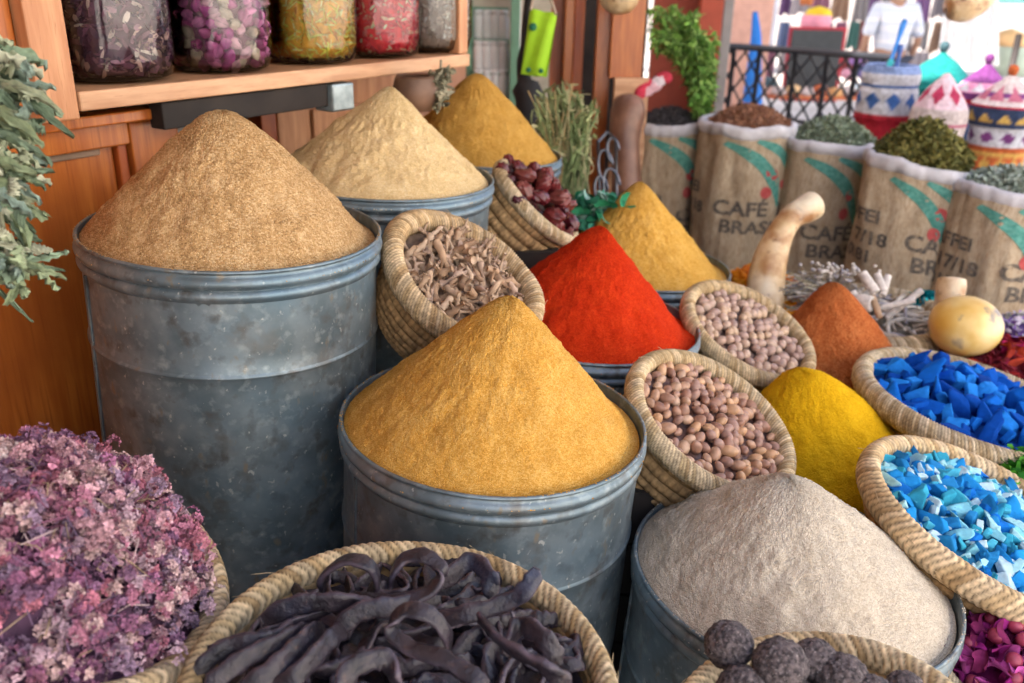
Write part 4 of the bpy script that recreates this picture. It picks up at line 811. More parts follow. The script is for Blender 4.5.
tag(o, 'round glossy yellow gourd with grey scars beside the red petals', 'gourd')
# metal scrolls beside the dark gourd
b = MB()
for (x, y, s_) in ((604, 165, 1), (612, 150, .8), (600, 190, .9), (610, 185, 1.1)):
    a = np.linspace(0, 5.2, 26); c = P(x, y, 3.6); pts = np.array([c+CR*math.cos(t)*.035*s_*(1-t*.1)+CU*math.sin(t)*.06*s_ for t in a]); b.tube(pts, .006, 8)
b.tube(np.array([P(598, 140, 3.6), P(601, 230, 3.62)]), .006, 8); b.tube(np.array([P(616, 138, 3.6), P(617, 230, 3.62)]), .006, 8); b.tube(np.array([P(598, 142, 3.6), P(607, 132, 3.6), P(616, 139, 3.6)]), .007, 8)
tag(b.build('scrolled_stand', mat('dull_iron', (.10, .11, .13), (.2, .21, .24), scale=30, rough=.35, metal=.8)), 'scrolled iron stand left of the dark gourd', 'stand')
# green crumpled leaves near the dates
b = MB()
for i in range(220):
    c = P(rng.uniform(575, 640), rng.uniform(196, 228), 2.95+rng.normal()*.04); shred(b, c, .05, .035, np.array([(.03, .25, .12), (.08, .38, .25), (.3, .5, .42), (.02, .15, .09)][rng.integers(4)])*rng.uniform(.7, 1.2), .8)
tag(b.build('green_leaves', M_leaf), 'crumpled bright green leaves between dates and golden cone', 'leaves', kind='stuff')
# hanging green leafy bunch over the first sack
b = MB(); LG = [(.13, .30, .05), (.20, .40, .07), (.09, .20, .04), (.30, .48, .12)]
DB = 4.12
for i in range(105):
    u = rng.random(); ex, ey = (rng.uniform(648, 698), rng.uniform(4, 52)) if u < .6 else (rng.uniform(690, 717), rng.uniform(30, 100)); p0 = P(703+rng.normal()*4, 119, DB+rng.normal()*.02); p1 = P(696+rng.normal()*6+(6 if u > .6 else 0), 60+rng.normal()*12, DB-.02+rng.normal()*.04); p2 = P(ex, ey, DB-.03+rng.normal()*.07)
    pts = spline([p0, p1, p2], 22); b.tube(pts, .003, 5, col=(.14, .24, .06))
    for k in range(50):
        j = rng.integers(2, 22); c = pts[j]; d = nrm(rng.normal(size=3)+np.array([0, 0, -.9])); s_ = nrm(np.cross(d, rng.normal(size=3))); L_ = rng.uniform(.025, .05); w_ = L_*.32; n_ = np.cross(d, s_)
        g0 = np.array([[c-s_*.001, c+s_*.001], [c+d*L_*.5-s_*w_/2+n_*.004, c+d*L_*.5+s_*w_/2+n_*.004], [c+d*L_-s_*.001-n_*.006, c+d*L_+s_*.001-n_*.006]]); b.grid(g0, col=np.array(LG[rng.integers(4)])*rng.uniform(.7, 1.25))
tag(b.build('leafy_bunch', M_leaf), 'fresh green leafy bunch standing in the leftmost sack', 'herb bunch')
b = MB(); 
for (c0, c1, col) in (((636, 100), (655, 82), (.62, .05, .09)), ((642, 96), (662, 86), (.75, .45, .5)), ((650, 92), (668, 78), (.72, .62, .66)), ((655, 84), (672, 80), (.55, .05, .08))):
    b.tube(spline([P(*c0, 4.05), (P(*c0, 4.05)+P(*c1, 4.05))/2+CU*.02, P(*c1, 4.05)], 10), np.array([.008, .02, .028, .03, .028, .03, .03, .026, .02, .008]), 10, col=col, flat=(CU, .5))
tag(b.build('knotted_cloth', M_attr), 'knotted red and white cloth below the green bunch', 'cloth')

# ================================================================ RAILING
rl = empty('lattice_railing', (0, 0, 0), 'black iron lattice railing behind the sacks', 'railing'); M_iron = flatm('black_iron', (.02, .022, .03), .5)
pa, pb_ = hitz(713, 45, 1.24), hitz(884, 57, 1.24)
ax = nrm(pb_-pa); LEN = np.linalg.norm(pb_-pa)
def rp(t, z): return np.array([*(pa[:2]+(pb_-pa)[:2]*t), z])
b = MB(); b.tube(np.array([rp(-.02, 1.24), rp(1.05, 1.24)]), .022, 8); b.build('top_rail', M_iron, rl)
b = MB(); b.tube(np.array([rp(-.02, .80), rp(1.05, .80)]), .014, 8); b.build('middle_rail', M_iron, rl); b = MB(); b.tube(np.array([rp(-.02, .20), rp(1.05, .20)]), .014, 8); b.build('lower_rail', M_iron, rl)
for t in (0, .14, .30, .52, .70, .86, 1.0):
    b = MB(); b.tube(np.array([rp(t, 0), rp(t, 1.24)]), .016, 8); b.build('post', M_iron, rl)
b = MB(); H_ = 1.04; sp_ = .115; k = int((LEN+H_)/sp_)+1
for i in range(-int(H_/sp_)-1, k):
    for sg in (1, -1):
        s0 = i*sp_; t0 = s0/LEN; t1 = (s0+H_*.7)/LEN
        if sg < 0: t0, t1 = t1, t0
        q0, q1 = np.array([t0, .20]), np.array([t1, 1.24])
        for qq in (0,):
            lo, hi = 0., 1.
            dt = q1[0]-q0[0]
            if abs(dt) > 1e-9:
                ta, tb = sorted(((0-q0[0])/dt, (1-q0[0])/dt)); lo, hi = max(lo, ta), min(hi, tb)
            if hi-lo > .02: A_, B_ = q0+(q1-q0)*lo, q0+(q1-q0)*hi; b.tube(np.array([rp(*A_), rp(*B_)]), .0085, 6)
b.build('lattice', M_iron, rl)

# ================================================================ PATTERNED BASKETS AT THE RIGHT
def pot(px, py, hw, prof, bands, label, motifs=(), lidtop=True, d=4.3, name='patterned_basket', knob=None):
    """prof: (radius, height) in units of the half width; bands: (z from, colour)"""
    rr = hw/FPX*d; c = P(px, py, d); b = MB(); p = spline(np.array([(a, h, 0) for a, h in prof]), 70)[:, :2]; n = 96
    t = np.arange(n)*2*math.pi/n; V = np.stack([np.outer(np.cos(t), p[:, 0])*rr, np.outer(np.sin(t), p[:, 0])*rr, np.broadcast_to(p[:, 1]*rr, (n, len(p)))], 2)
    cc = np.zeros(V.shape)
    for i in range(len(p)):
        col = bands[0][1]
        for z0, cl in bands:
            if p[i, 1] >= z0: col = cl
        cc[:, i] = col
    for (z0, z1, num, cl, shape) in motifs:
        for i in range(len(p)):
            if z0 <= p[i, 1] <= z1:
                q = (p[i, 1]-z0)/(z1-z0); ph = (t*num/(2*math.pi)) % 1; w_ = {'tri': .45*(1-q), 'dia': .38*(1-abs(2*q-1)), 'sq': .25}[shape]; cc[np.abs(ph-.5) < w_, i] = cl
    V += (fbm(V.reshape(-1, 3), 30, int(px), 2).reshape(V.shape[:2])*.01)[..., None]*np.array([1, 1, 0]); b.grid(V, cu=True, col=cc)
    root = empty(name, c, label, 'basket', 'patterned lidded baskets'); b.build('body', M_attr, root)
    if knob is not None:
        k = MB(); k.lathe([(.001, 0), (.10*rr, 0.0), (.13*rr, .08*rr), (.16*rr, .2*rr), (.1*rr, .3*rr), (.001, .33*rr)], 20, col=knob); kk = k.build('knob', M_attr, root); kk.location = (0, 0, p[-1, 1]*rr-.02*rr)
    return root
WH, BL, PU, TE, NA, RE, CRM, PK, YE, OR = (.48, .49, .54), (.04, .11, .32), (.14, .035, .15), (.01, .20, .19), (.025, .04, .09), (.36, .015, .03), (.50, .43, .42), (.40, .12, .18), (.50, .32, .08), (.42, .10, .03)
pot(885, 110, 28, [(.9, -3.5), (.95, -.6), (1.02, -.2), (1, .6), (.96, .8), (.98, 1.25), (.86, 1.55), (.78, 1.5)], [(-9, RE), (-.05, WH), (.12, WH), (.85, BL), (.95, WH), (1.3, (.2, .28, .5))], 'blue and white woven basket on a red one, holding tools', [(.1, .7, 9, BL, 'dia')], d=4.4)
pot(936, 92, 30, [(.55, -2.5), (.9, -.3), (1.0, .15), (.9, .5), (.55, .9), (.2, 1.15), (.06, 1.3)], [(-9, (.02, .25, .28)), (-.1, TE)], 'teal conical lidded basket behind the cream one', knob=(.05, .1, .12), d=4.7)
pot(936, 130, 26, [(.8, -1.5), (1, .0), (1.02, .6), (.9, 1.0), (.6, 1.5), (.25, 1.9), (.08, 2.1)], [(-9, CRM), (.25, PK), (.33, CRM), (.85, (.6, .45, .5))], 'cream conical lidded basket with dark red diamonds', [(1.0, 1.75, 7, (.35, .03, .08), 'dia')], d=4.15)
pot(980, 105, 27, [(.7, -2.5), (.95, -.2), (1.0, .3), (.95, .6), (.5, 1.05), (.15, 1.4), (.06, 1.5)], [(-9, BL), (-.2, PU), (.1, RE), (.25, PU), (.5, (.6, .25, .4)), (.85, PU)], 'purple and red conical lidded basket behind the dark patterned one', [(.55, .85, 10, WH, 'tri')], knob=PU, d=4.55)
pot(997, 144, 31, [(.85, -2.0), (.86, -.25), (.9, .0), (.92, .55), (1.0, .65), (1.02, 1.2), (.9, 1.35), (.6, 1.7), (.25, 2.0), (.08, 2.15)], [(-9, OR), (-.3, YE), (-.15, OR), (.0, WH), (.62, NA), (1.2, RE), (1.27, CRM), (1.5, PU), (1.65, CRM)], 'navy, white and orange patterned lidded basket at the right edge', [(.1, .5, 9, PU, 'dia'), (.75, 1.05, 11, YE, 'tri'), (1.4, 1.9, 9, PK, 'tri'), (-.9, -.3, 12, YE, 'dia')], knob=OR, d=4.2)
for (xa, ya, xb, yb, col, lab) in ((882, 84, 905, 20, (.01, .18, .55), 'long bright blue stick leaning out of the blue basket'), (893, 82, 901, 45, (.03, .10, .35), 'short dark blue stick standing in the blue basket'), (878, 84, 892, 60, (.02, .45, .5), 'turquoise stick lying in the blue basket')):
    b = MB(); b.tube(spline([P(xa, ya, 4.35), P((xa+xb)/2+.5, (ya+yb)/2, 4.34), P(xb, yb, 4.33)], 12), np.array([.010]*9+[.014, .016, .012]), 10); tag(b.build('stick', flatm('blue_paint', col, .4)), lab, 'stick')
b = MB()
for (x, rr, col) in ((874, .04, (.2, .15, .12)), (886, .045, (.4, .35, .32)), (895, .035, (.15, .1, .08))): b.add(*[lumpy(20, 14, rr, rr, rr*.8, .2, 2, int(x)).v[0]+P(x, 82, 4.38), lumpy(20, 14, rr, rr, rr*.8, .2, 2, int(x)).f], col)
tag(b.build('wool_lumps', M_attr), 'brown wool lumps filling the blue and white basket', 'wool', kind='stuff')

# ================================================================ STREET BEYOND
solo('pink_wall', flatm('pink_limewash', (.62, .36, .28)), 722.5, 762, -120, 330, 7.2, .3, 'pink limewashed wall end with white hangings', 'wall')
solo('white_hanging', flatm('white_cloth', (.78, .78, .80)), 727, 741, -100, 44, 6.9, .02, 'white cloth hanging on the pink wall', 'cloth', bev=.002)
solo('white_hanging', flatm('pale_blue_cloth', (.55, .62, .74)), 765, 782, -100, 50, 7.0, .02, 'pale blue patterned cloth hanging right of the pink wall', 'cloth', bev=.002)
b = MB(); b.tube(spline([P(755, 12, 6.6), P(756, 40, 6.6), P(753, 85, 6.6), P(752, 120, 6.6)], 14), np.linspace(.02, .085, 14), 16, flat=(CR, .5)); tag(b.build('blue_garment', flatm('cobalt_cloth', (.01, .16, .55))), 'cobalt blue garment hanging beside the pink wall', 'garment')
ck = empty('menu_board', (0, 0, 0), 'red framed blackboard standing behind the railing', 'board')
solo('frame', flatm('red_frame', (.45, .03, .05)), 786, 842, 27, 102, 7.4, .04, None, None, ck); solo('blackboard', flatm('blackboard', (.05, .06, .065)), 789, 839, 30, 99, 7.36, .03, None, None, ck)
solo('red_sticker', flatm('red_sticker', (.65, .02, .02)), 824, 835, 37, 44, 7.33, .01, None, None, ck); solo('white_sticker', flatm('white_sticker', (.75, .75, .75)), 835.5, 840, 38, 43, 7.33, .01, None, None, ck)
def stack(px, py, d, w, h, col, label, cat, name, dome=False):
    c = P(px, py, d); b = MB()
    if dome: b.lathe([(.001, 0), (w/2, 0), (w/2*1.05, h*.3), (w/2*.8, h*.75), (.001, h)], 32)
    else: b.lathe([(.001, 0), (w/2*.9, 0), (w/2, h*.1), (w/2, h*.9), (w/2*.85, h), (.001, h)], 32)
    tag(b.build(name, flatm(name+'_cloth', col), M=Matrix.Translation(Vector(c))), label, cat)
stack(815, 27, 7.8, .26, .10, (.75, .32, .42), 'pink folded cloth stacked behind the blackboard', 'cloth', 'pink_pouf')
stack(818, 18, 7.8, .22, .10, (.75, .55, .02), 'yellow pouf on top of the pink cloth', 'pouf', 'yellow_pouf', True)
stack(806, 5, 8.2, .12, .35, (.50, .16, .05), 'orange brown jar behind the yellow pouf', 'jar', 'orange_jar')
# low tables with round loaves behind the railing
tb = MB(); e = vbox(tb, 770, 880, 96, 100, 7.0, .6); tag(tb.build('market_table', M_wood_r, smooth=False), 'low reddish wooden table behind the railing', 'table')
for i, (x, y, c_) in enumerate(((778, 94, CRM), (793, 93, (.6, .4, .2)), (806, 95, CRM), (820, 93, OR), (834, 96, (.55, .3, .12)), (848, 94, CRM), (862, 97, OR))):
    stack(x, y, 7.05, .12, .07, c_, 'round %s bread basket on the low table, number %d' % (('cream', 'tan', 'pale', 'orange', 'brown', 'white', 'bright orange')[i], i+1) if 0 else ('cream', 'tan', 'ivory', 'orange', 'brown', 'off white', 'rust coloured')[i]+' round loaf on the low table behind the railing', 'loaf', 'round_loaf', True)
# far stall of hanging textiles and slippers
fb = MB(); vbox(fb, 600, 1240, -260, 60, 16, .3); tag(fb.build('far_wall', flatm('bright_limewash', (.55, .50, .47)), smooth=False), 'pale limewashed building closing the far end of the street', 'building')
tcol = [((.75, .72, .74), 'white'), ((.25, .35, .65), 'blue'), ((.70, .30, .45), 'pink'), ((.35, .18, .45), 'violet'), ((.70, .45, .30), 'peach'), ((.15, .4, .35), 'green'), ((.6, .55, .6), 'lilac'), ((.60, .12, .12), 'red')]
nm_ = 0
for row, (yy, hh) in enumerate(((-8, 26), (22, 26), (52, 40))):
    for k in range(12):
        x = 772+k*17+rng.normal()*3; cc, cn = tcol[(k*3+row*5+int(rng.integers(2))) % 8]; b = MB(); U, V = np.meshgrid(np.linspace(0, 1, 12), np.linspace(0, 1, 10), indexing='ij')
        d_ = 10.5+row*-.25+rng.normal()*.1; o_ = P(x, yy, d_); wdt = rng.uniform(.10, .22); ht = rng.uniform(.22, .36)
        W = np.stack([(U-.5)*wdt*(1+.25*V), .02*np.sin(U*14+k)+.012*V, -V*ht*(1+.08*np.sin(U*9))], -1); b.grid(W); b.grid((W+np.array([0, .02, 0]))[:, ::-1])
        tag(b.build('hanging_scarf', flatm(cn+'_scarf', tuple(np.array(cc)*rng.uniform(.35, .6))), M=Matrix.Translation(Vector(o_))), '%s cloth hanging in the %s row of the blurred far stall' % (cn, ('top', 'middle', 'lowest')[row]), 'scarf', 'cloths hanging in the far stall')
        nm_ += 1
for (x, y, rr, cc, cn) in ((858, 60, .07, (.35, .2, .5), 'violet'), (868, 75, .08, (.3, .25, .6), 'indigo'), (858, 90, .08, (.6, .75, .8), 'pale blue'), (872, 96, .07, (.7, .75, .78), 'white'), (735, 70, .07, (.7, .5, .48), 'rose'), (745, 88, .07, (.75, .65, .62), 'cream'), (733, 96, .07, (.6, .45, .42), 'dusty pink'), (768, 85, .09, (.05, .12, .16), 'dark teal'), (848, 74, .06, (.6, .3, .4), 'pink')):
    b = lumpy(24, 16, rr, rr, rr*.8, .08, 2, int(x)); tag(b.build('round_pouf', flatm(cn+'_pouf', cc), M=Matrix.Translation(Vector(P(x, y, 8.0)))), '%s round pouf seen through the railing lattice' % cn, 'pouf', 'round poufs behind the railing')
# white curtain, draped
b = MB(); U, V = np.meshgrid(np.linspace(0, 1, 90), np.linspace(0, 1, 20), indexing='ij'); D = 6.4
tl, tr, bl2, br2 = P(952, -40, D), P(1000, -40, D), P(938, 62, D), P(1001, 66, D)
W = (tl*(1-U)[..., None]+tr*U[..., None])*(1-V)[..., None]+(bl2*(1-U)[..., None]+br2*U[..., None])*V[..., None]; W[..., 1] += .03*np.sin(U*40)+.015*np.sin(U*95+2); b.grid(W); b.grid((W+np.array([0, .006, 0]))[:, ::-1])
tag(b.build('white_curtain', flatm('white_curtain_cloth', (.80, .80, .79))), 'white curtain hanging at the top right of the street', 'curtain')
solo('teal_awning', flatm('teal_canvas', (.2, .5, .5)), 1000, 1060, -30, 4, 7.0, .3, 'teal canvas valance at the top right corner', 'awning')
b = MB(); b.tube(np.array([P(1019, 35, 5.4), P(1003, 108, 5.4)]), .02, 10); tag(b.build('dark_pole', flatm('dark_pole_paint', (.06, .05, .05))), 'thin dark pole leaning at the right edge', 'pole')
stack(1008, 46, 7.4, .26, .14, (.65, .42, .2), 'tan round basket hanging by the right pole', 'basket', 'tan_basket', True)
stack(1010, 75, 8.0, .36, .34, (.45, .55, .45), 'pale green sack near the right pole', 'sack', 'green_sack', True)

# ================================================================ SMALL GOODS AT THE RIGHT
def petal_src(seed, s, col, m=None, name='dried_petal'):
    r2 = np.random.default_rng(seed); b = MB(); t = np.linspace(0, 1, 9); u = np.linspace(-1, 1, 7); k = r2.uniform(1.2, 3.0); tw = r2.normal()*.8
    W = np.zeros((9, 7, 3))
    for i, tt in enumerate(t):
        w_ = s*.42*math.sin(math.pi*(tt*.85+.1))
        for j, uu in enumerate(u):
            a = uu*k*.6; x = w_*math.sin(a)/max(.3, k*.6); z = w_*(1-math.cos(a))*.9+s*.35*math.sin(tt*2.6); th = tw*tt; W[i, j] = (x*math.cos(th)-z*math.sin(th), s*(tt-.5), x*math.sin(th)+z*math.cos(th))
    W += (fbm(W.reshape(-1, 3), 2.5/s, seed, 2).reshape(9, 7)*s*.25)[..., None]; b.grid(W, col=col); W2 = W+np.array([0, 0, -s*.05]); b.grid(W2[:, ::-1], col=np.array(col)*.8)
    return b.build(name, m or M_attr)
# red petals
F, r = pose(1022, 382, 100, 38, 14, 2.72)
basket(F, r, 'straw basket of dark red curled petals behind the deep blue lumps', depth=.4, rows=4)
crate(F, r, 'dark red petal basket', .4)
mound(r*.9, .09, F, M_attr, 'petal_layer', 'lower layer of dark red petals under the top ones', 'petals', (.16, .01, .02), drop=.02, amp=.02, scale=50)
rc = [(.42, .03, .035), (.30, .02, .04), (.52, .06, .03), (.48, .02, .12), (.22, .015, .03)]
scatter([petal_src(k, .05, rc[k % 5]) for k in range(10)], F, heap(r*.92, .10, 150, .3), 'curled dark red dried petal behind the deep blue lumps', 'petal', 'dark red curled petals', scl=(.7, 1.3))
# purple flowers behind them
def bits(name, label, cat, ctr, d, rx, ry, rz, n, L_, W_, cols, mt=None, curl=.6):
    b = MB(); c0 = P(*ctr, d); b2 = lumpy(24, 16, rx*.9, ry*.9, rz*.9, .06, 2, n, np.array(cols[0])*.45); b2.v[0] = b2.v[0]+c0; b.add(b2.v[0], b2.f, b2.c[0])
    for i in range(n):
        q = nrm(rng.normal(size=3)); q[2] = abs(q[2]); p = c0+q*np.array([rx, ry, rz])*rng.uniform(.86, 1.02); shred(b, p, L_*rng.uniform(.6, 1.3), W_*rng.uniform(.6, 1.3), np.array(cols[rng.integers(len(cols))])*rng.uniform(.7, 1.3), curl)
    return tag(b.build(name, mt or M_leaf), label, cat, kind='stuff')
bits('dried_flowers', 'small heap of violet and white dried flowers at the right edge', 'dried flowers', (1018, 352), 3.05, .16, .14, .13, 900, .028, .018, [(.30, .16, .5), (.5, .42, .62), (.66, .6, .68), (.2, .1, .35), (.4, .4, .35)])
bits('green_herbs', 'bright green chopped herbs between the two blue baskets', 'herbs', (1024, 490), 2.08, .10, .11, .085, 900, .03, .02, [(.06, .30, .02), (.12, .42, .04), (.03, .18, .02)])
bits('turquoise_crystals', 'small heap of turquoise crystals behind the white quills', 'crystals', (925, 312), 3.1, .09, .07, .07, 300, .03, .026, [(.0, .22, .28), (.02, .32, .36), (.0, .12, .18)], M_pig, .2)
# magenta petals and round berries, bottom right corner
F, r = pose(1010, 655, 74, 60, 20, 1.60)
basket(F, r, 'straw basket of magenta petals at the bottom right corner', depth=.5, rows=4)
crate(F, r, 'magenta petals basket', .5, .1)
mound(r*.92, .03, F, M_attr, 'petal_layer', 'lower layer of magenta petals in the bottom right basket', 'petals', (.18, .01, .10), drop=.012, amp=.02, scale=60)
mc = [(.45, .03, .28), (.30, .02, .18), (.58, .10, .38), (.22, .02, .10)]
scatter([petal_src(40+k, .042, mc[k % 4]) for k in range(8)], F, heap(r*.92, .045, 90, .3), 'crumpled magenta petal in the bottom right basket', 'petal', 'magenta petals', scl=(.7, 1.3))
bs = [lumpy(20, 14, .013, .013, .013, .04, 1.5, k, (.34, .04, .09)).build('dried_berry', M_gloss) for k in range(3)]
scatter(bs, F, [p for p in heap(r*.85, .058, 16, .4)], 'round dull red berry among the magenta petals', 'berry', 'red berries among the magenta petals')
# red petals in the gap at the bottom left
F, r = pose(165, 690, 80, 58, 0, 1.46)
basket(F, r, 'low straw basket of dark orange red petals between the two front baskets', depth=.5, rows=4)
mound(r*.92, .02, F, M_attr, 'petal_layer', 'lower layer of orange red petals in the gap basket', 'petals', (.12, .02, .01), drop=.012, amp=.02, scale=60)
oc = [(.38, .06, .025), (.26, .03, .02), (.45, .12, .05)]
scatter([petal_src(60+k, .045, oc[k % 3]) for k in range(6)], F, heap(r*.92, .03, 70, .3), 'dark orange red petal in the gap at bottom left', 'petal', 'orange red petals', scl=(.7, 1.3))
# turmeric root chunks
F, r = pose(757, 300, 56, 30, 8, 3.12)
basket(F, r, 'straw basket of bright orange root chunks below the long gourd', depth=.5, rows=4)
crate(F, r, 'orange root chunks basket', .5)
mound(r*.92, .085, F, M_attr, 'chunk_layer', 'lower layer of bright orange root chunks', 'root chunks', (.5, .14, .005), drop=.02, amp=.02, scale=50)
oc = [(.78, .26, .01), (.70, .20, .01), (.82, .34, .02), (.60, .14, .01)]
scatter([chunk(70+k, .021, (1.3, .8, .8), oc[k % 4], name='root_chunk', m=M_attr) for k in range(7)], F, heap(r*.94, .10, 110, .25), 'bright orange dried root chunk below the long gourd', 'root chunk', 'bright orange root chunks', scl=(.7, 1.2))
# quills and twig bundles
F, r = pose(872, 322, 78, 30, 8, 3.0)
basket(F, r, 'straw basket of white quills and twig bundles behind the paprika', depth=.45, rows=4, rim_t=.16)
crate(F, r, 'white quills basket', .45)
mound(r*.92, .02, F, M_attr, 'twig_layer', 'lower layer of pale twigs in the quills basket', 'twigs', (.3, .26, .2), drop=.012, amp=.03, scale=60)
M_twig = white_attr('pale_twig', .8, bscale=90)
ts = []
for k in range(6):
    b = MB(); L_ = rng.uniform(.07, .13); b.tube(spline([(0, -L_/2, 0), (rng.normal()*.006, 0, .003), (0, L_/2, 0)], 10), np.array([.006, .0065, .006, .0055, .006, .0065, .006, .0055, .006, .0062])*rng.uniform(.7, 1.3), 9, col=[(.62, .56, .48), (.48, .40, .32), (.70, .66, .62), (.36, .33, .36)][k % 4]); ts.append(b.build('dried_twig', M_twig))
scatter(ts, F, heap(r*.9, .05, 95, .35), 'pale twig lying in the quills basket', 'twig', 'pale twigs in the quills basket', align=.35, zoff=.004)
def quill(x0, y0, x1, y1, rad, lab, d=2.88, col=(.70, .64, .58)):
    A, B_ = P(x0, y0, d), P(x1, y1, d-.03); ax_ = nrm(B_-A); b = MB(); FM = frame(A, ax_, CR); L_ = np.linalg.norm(B_-A)
    b.lathe([(rad*.55, .012), (rad*.55, 0), (rad*.95, 0), (rad, .004), (rad*1.02, L_*.5), (rad, L_-.004), (rad*.95, L_), (rad*.55, L_), (rad*.5, L_-.02), (.001, L_-.02)], 22, col=col)
    return tag(b.build('quill', M_twig, M=FM), lab, 'quill', 'white quills')
quill(862, 273, 876, 293, .016, 'thick white quill standing highest behind the paprika'); quill(877, 274, 884, 292, .012, 'thinner white quill right beside the highest one'); quill(888, 276, 882, 296, .012, 'white quill tilted left among the quills'); quill(858, 302, 872, 304, .026, 'short hollow white quill ring at the paprika edge', 2.86)
quill(886, 318, 922, 290, .011, 'long white quill pointing up to the right'); quill(852, 292, 864, 312, .014, 'cut pale quill at the left of the quills'); quill(880, 308, 915, 300, .010, 'long white quill lying almost level', 2.86); quill(872, 296, 880, 318, .010, 'brownish quill end below the highest quill', 2.85, (.5, .33, .2))
b = MB()
for i in range(150):
    p0 = P(830+rng.normal()*9, 300, 3.02); x, y = rng.normal(835, 16), rng.uniform(262, 292)+abs(rng.normal())*2
    p1 = P(x, y, 3.0+rng.normal()*.04); b.tube(np.array([p0, (p0+p1)/2+rng.normal(size=3)*.008, p1]), .0012, 4, col=(.55, .48, .36))
    q = lumpy(8, 6, .007, .007, .006, .1, 2, i, [(.78, .72, .66), (.6, .55, .5), (.45, .42, .45)][rng.integers(3)]); b.add(q.v[0]+p1, q.f, q.c[0])
tag(b.build('dried_blossom_bundle', M_twig), 'bundle of tiny white dried blossoms above the paprika', 'flower bundle')
b = MB()
for i in range(260):
    x = rng.uniform(770, 830); y = 292+rng.normal()*8+(830-x)*.08; c = P(x, y, 3.0+rng.normal()*.05); d_ = nrm(CR*1+rng.normal(size=3)*.35); L_ = rng.uniform(.04, .1); b.tube(np.array([c-d_*L_/2, c+rng.normal(size=3)*.003, c+d_*L_/2]), .002, 5, col=[(.5, .45, .34), (.36, .33, .22), (.6, .56, .5), (.3, .3, .34)][rng.integers(4)])
tag(b.build('stalk_bundle', M_twig), 'grey green bundle of thin stalks left of the white blossoms', 'stalk bundle')

# ================================================================ HANGING HERBS AT THE LEFT EDGE
b = MB(); HG = [(.36, .44, .26), (.50, .55, .37), (.24, .33, .22), (.58, .60, .44), (.30, .40, .33)]
def leaf(mb, p0, d, n, L_, w_, col, curl, fold=.5):
    d = nrm(d); n = nrm(n-d*(n@d)); s_ = np.cross(d, n); N = 14; M_ = 9; W = np.zeros((N, M_, 3)); ang = 0; p = np.array(p0, float); rr = rng.uniform(0, 6)
    for i in range(N):
        t = i/(N-1); dd = d*math.cos(ang)+n*math.sin(ang); nn = n*math.cos(ang)-d*math.sin(ang); w = w_*1.2*(math.sin(math.pi*min(1, t*.90+.07))**.6)*(1-.25*t)
        for j in range(M_):
            u = (j/(M_-1)*2-1); W[i, j] = p + s_*w*math.sin(u*1.25)*(1-.35*fold) + nn*(w*fold*(u*u)*1.0 + .004*math.sin(u*9+t*17+rr)+.003*math.sin(t*40+rr))
        p = p+dd*L_/(N-1); ang += curl/(N-1)*(1+.8*math.sin(t*7+rr))
    cc = np.array(col)*(.85+.3*np.abs(np.linspace(-1, 1, M_)))[None, :, None]*np.ones((N, 1, 1)); mb.grid(W, col=cc); mb.grid((W-n*.0012)[:, ::-1], col=cc*.9)
DL = 1.22
for x0, y0, x1, y1, w_ in ((-18, 55, 36, 80, .030), (-20, 80, 46, 122, .034), (-10, 95, 38, 108, .022), (-25, 110, 28, 150, .026), (-20, 130, 38, 170, .020), (-30, 160, 20, 175, .030), (-12, 170, 30, 190, .017), (-25, 185, 18, 225, .030), (0, 205, 24, 255, .026), (-16, 240, 20, 262, .022), (5, 262, 50, 292, .017), (-30, 270, 14, 285, .020), (-30, 205, 10, 200, .022), (-14, 60, 10, 130, .025), (-8, 130, 14, 210, .028), (-30, 40, 4, 62, .024), (2, 178, 38, 182, .012), (-20, 285, 5, 288, .016)):
    for k in range(4):
        A, B_ = P(x0+rng.normal()*4, y0+rng.normal()*4, DL+rng.normal()*.03), P(x1+(rng.normal()*6 if k else 0), y1+(rng.normal()*8 if k else 0), DL-.02+rng.normal()*.02+k*.03); L_ = np.linalg.norm(B_-A)*1.08
        leaf(b, A, B_-A+CU*.03, CU*.7-CF*.8+rng.normal(size=3)*.35, L_, w_*rng.uniform(.28, .50), HG[rng.integers(5)], -rng.uniform(.3, 1.1), rng.uniform(.4, .95))
for i in range(110):
    x, y = rng.uniform(-30, 26), rng.uniform(55, 288); c = P(x, y, DL+.01+rng.normal()*.03); leaf(b, c, rng.normal(size=3)+np.array([.3, 0, -.8]), rng.normal(size=3), rng.uniform(.02, .045), rng.uniform(.006, .012), HG[rng.integers(5)], rng.normal()*1.8, .9)
b.tube(spline([P(-25, -20, DL+.02), P(-18, 80, DL+.02), P(-8, 170, DL), P(2, 220, DL), P(10, 275, DL)], 20), .0035, 6, col=(.36, .36, .24)); b.tube(spline([P(-8, 150, DL), P(10, 178, DL-.01), P(26, 190, DL-.01)], 8), .002, 5, col=(.4, .4, .28))
tag(b.build('hanging_herb_bunch', M_leaf), 'grey green bunch of curled dried leaves hanging at the left edge', 'herb bunch')
